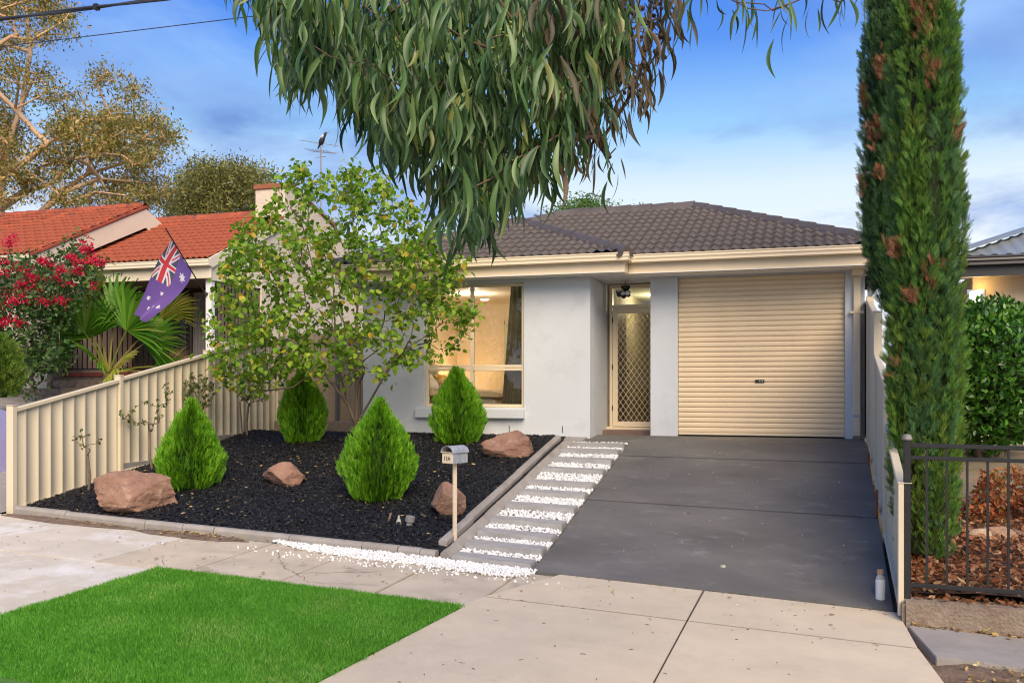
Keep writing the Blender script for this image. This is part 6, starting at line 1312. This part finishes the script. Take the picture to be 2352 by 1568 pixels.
tx, ty = 2.45, 4.55; eu = thing('eucalyptus_tree', 'street eucalyptus with long leaves hanging across the view', 'tree', (tx, ty, float(G(tx, ty))))
tz = float(G(tx, ty)); s0 = 4.0
def ep(u, v, s=s0): return aF(u, v, s)
limb = [[(tx, ty, tz - .2), (tx, ty, tz + 1.5), (tx - .1, ty - .05, tz + 3.2), (tx - .3, ty, tz + 4.6), (tx - .4, ty + .1, tz + 6.5), (tx - .2, ty + .2, tz + 8)], [(tx - .1, ty - .05, tz + 3.2), (1.4, 4.4, 3.15), (.4, 4.2, 3.25), ep(1500, -120, 4.2), ep(1250, -90, 4.1), ep(1000, -60), ep(760, -80, 4.0), ep(560, -70, 4.0)], [(tx - .3, ty, tz + 4.6), (tx + 1.2, ty - .4, tz + 6)], [(tx - .4, ty + .1, tz + 6.5), (tx - 1.6, ty + .3, tz + 7.6)]]
poly1 = [(535, -70), (600, 0), (660, 40), (670, 120), (740, 175), (800, 230), (880, 280), (950, 340), (1010, 400), (1065, 500), (1100, 490), (1180, 400), (1260, 350), (1310, 270), (1360, 190), (1420, 80), (1450, -70)]
poly2 = [(1370, -70), (1575, -70), (1560, 20), (1510, 120), (1460, 220), (1400, 290), (1350, 330), (1320, 280), (1380, 160)]
T1 = polysample(poly1, 240); T2 = polysample(poly2, 40); T3 = np.array([(1690, 5), (1720, 20), (1755, 10), (1775, 25), (1930, 5), (1945, -5), (1412, 400), (1400, 360), (1390, 310), (1415, 340), (1640, -20), (1870, -15), (1705, -15)])
e1 = s0 + rng.uniform(-.62, .75, len(T1)) * np.clip(1.1 - (np.abs(T1[:, 0] - 1020) / 620) ** 2, .25, 1); Q = np.vstack([pxpts(T1, e1), pxpts(T2, s0 + rng.uniform(-.2, .5, len(T2))), pxpts(T3, s0 + rng.uniform(0, .3, len(T3)))])
up3 = np.stack([rng.uniform(tx - 2.4, tx + 2.0, 90), rng.uniform(ty - 1.8, ty + 1.8, 90), rng.uniform(tz + 5.4, tz + 9.5, 90)], -1)
N, P_ = grow(limb, np.vstack([Q, up3]), up=.0, step=.10, jit=.03, pathw=.2, sag=.25); r_ = radii(P_, .0026, .48, .17); V, F = skeleton(N, P_, r_, 7); fobj('trunk', V, F, m_twig, eu, True)
uvN = np.stack([CX + FPX * ((N - CC) @ RT) / np.maximum((N - CC) @ FW, .1), V0 - FPX * (N[:, 2] - CAM_Z) / np.maximum((N - CC) @ FW, .1)], -1)
inn = inpoly(uvN[:, 0], uvN[:, 1], poly1); in2 = inpoly(uvN[:, 0], uvN[:, 1], poly2) & ~inn; tip3 = ~inn & ~in2 & (uvN[:, 1] < 450) & (uvN[:, 0] > 1300) & (uvN[:, 0] < 2000) & (r_ < .006) & (N[:, 2] < 3.1) & (N[:, 1] < 5.6)
def eleaves(idx, n, lo, hi, jd):
    ii = rng.choice(idx, n); pos = N[ii] + rng.normal(0, .045, (n, 3)); d = np.stack([rng.normal(0, jd, n), rng.normal(0, jd, n), -np.ones(n)], -1); a = rng.uniform(0, 6.28, n); return frames(d, np.stack([np.cos(a), np.sin(a), rng.normal(0, .3, n)], -1)), pos, rng.uniform(lo, hi, n)
thin_ = r_ < .011
a = eleaves(np.where(inn & thin_)[0], 4700, .105, .205, .20); b = eleaves(np.where(tip3)[0], 60, .10, .19, .25)
c = eleaves(np.where(in2 & thin_)[0], 250, .09, .18, .22); c2_ = eleaves(np.where(inn & thin_ & (uvN[:, 0] > 1250))[0], 260, .10, .2, .25)
leaf_parts(eu, EV, EF, np.concatenate([a[0], b[0]]), np.concatenate([a[1], b[1]]), np.concatenate([a[2], b[2]]), m_euc, 260, smooth=True)
leaf_parts(eu, EV, EF, np.concatenate([c[0], c2_[0]]), np.concatenate([c[1], c2_[1]]), np.concatenate([c[2], c2_[2]]), m_eucd, 40, smooth=True, stuffname='brown_leaves')
hi_ = np.where((N[:, 2] > tz + 5.2) & thin_)[0]; h_ = eleaves(hi_, 2600, .12, .22, .5); V, F = scatter(HB * np.array([.5, 1, 1]), HBF, h_[0], h_[1] + rng.normal(0, .12, (2600, 3)), h_[2] * 1.3); kind(fobj('upper_leaves', V, F, m_euc, eu), 'stuff')
# gum nuts and yellow buds
g2 = np.where(in2 & (uvN[:, 1] < 220))[0]; k = rng.choice(g2, 90); V, F = scatter(IV * np.array([1, 1, 1.2]), IF, frames(rng.normal(0, 1, (90, 3)), rng.normal(0, 1, (90, 3))), N[k] + rng.normal(0, .03, (90, 3)), rng.uniform(.009, .014, 90)); kind(fobj('gum_nuts', V, F, M_('gum_nut', (.05, .035, .028), .8), eu), 'stuff')
g3 = np.where(inn)[0]; cl_ = N[rng.choice(g3, 26)]; pos = (cl_[:, None] + rng.normal(0, .022, (26, 14, 3))).reshape(-1, 3); n = len(pos); V, F = scatter(IV * np.array([.5, 1.5, .5]), IF, frames(rng.normal(0, 1, (n, 3)), rng.normal(0, 1, (n, 3))), pos, rng.uniform(.005, .008, n)); kind(fobj('flower_buds', V, F, M_('yellow_bud', (.34, .34, .05), .6), eu), 'stuff')
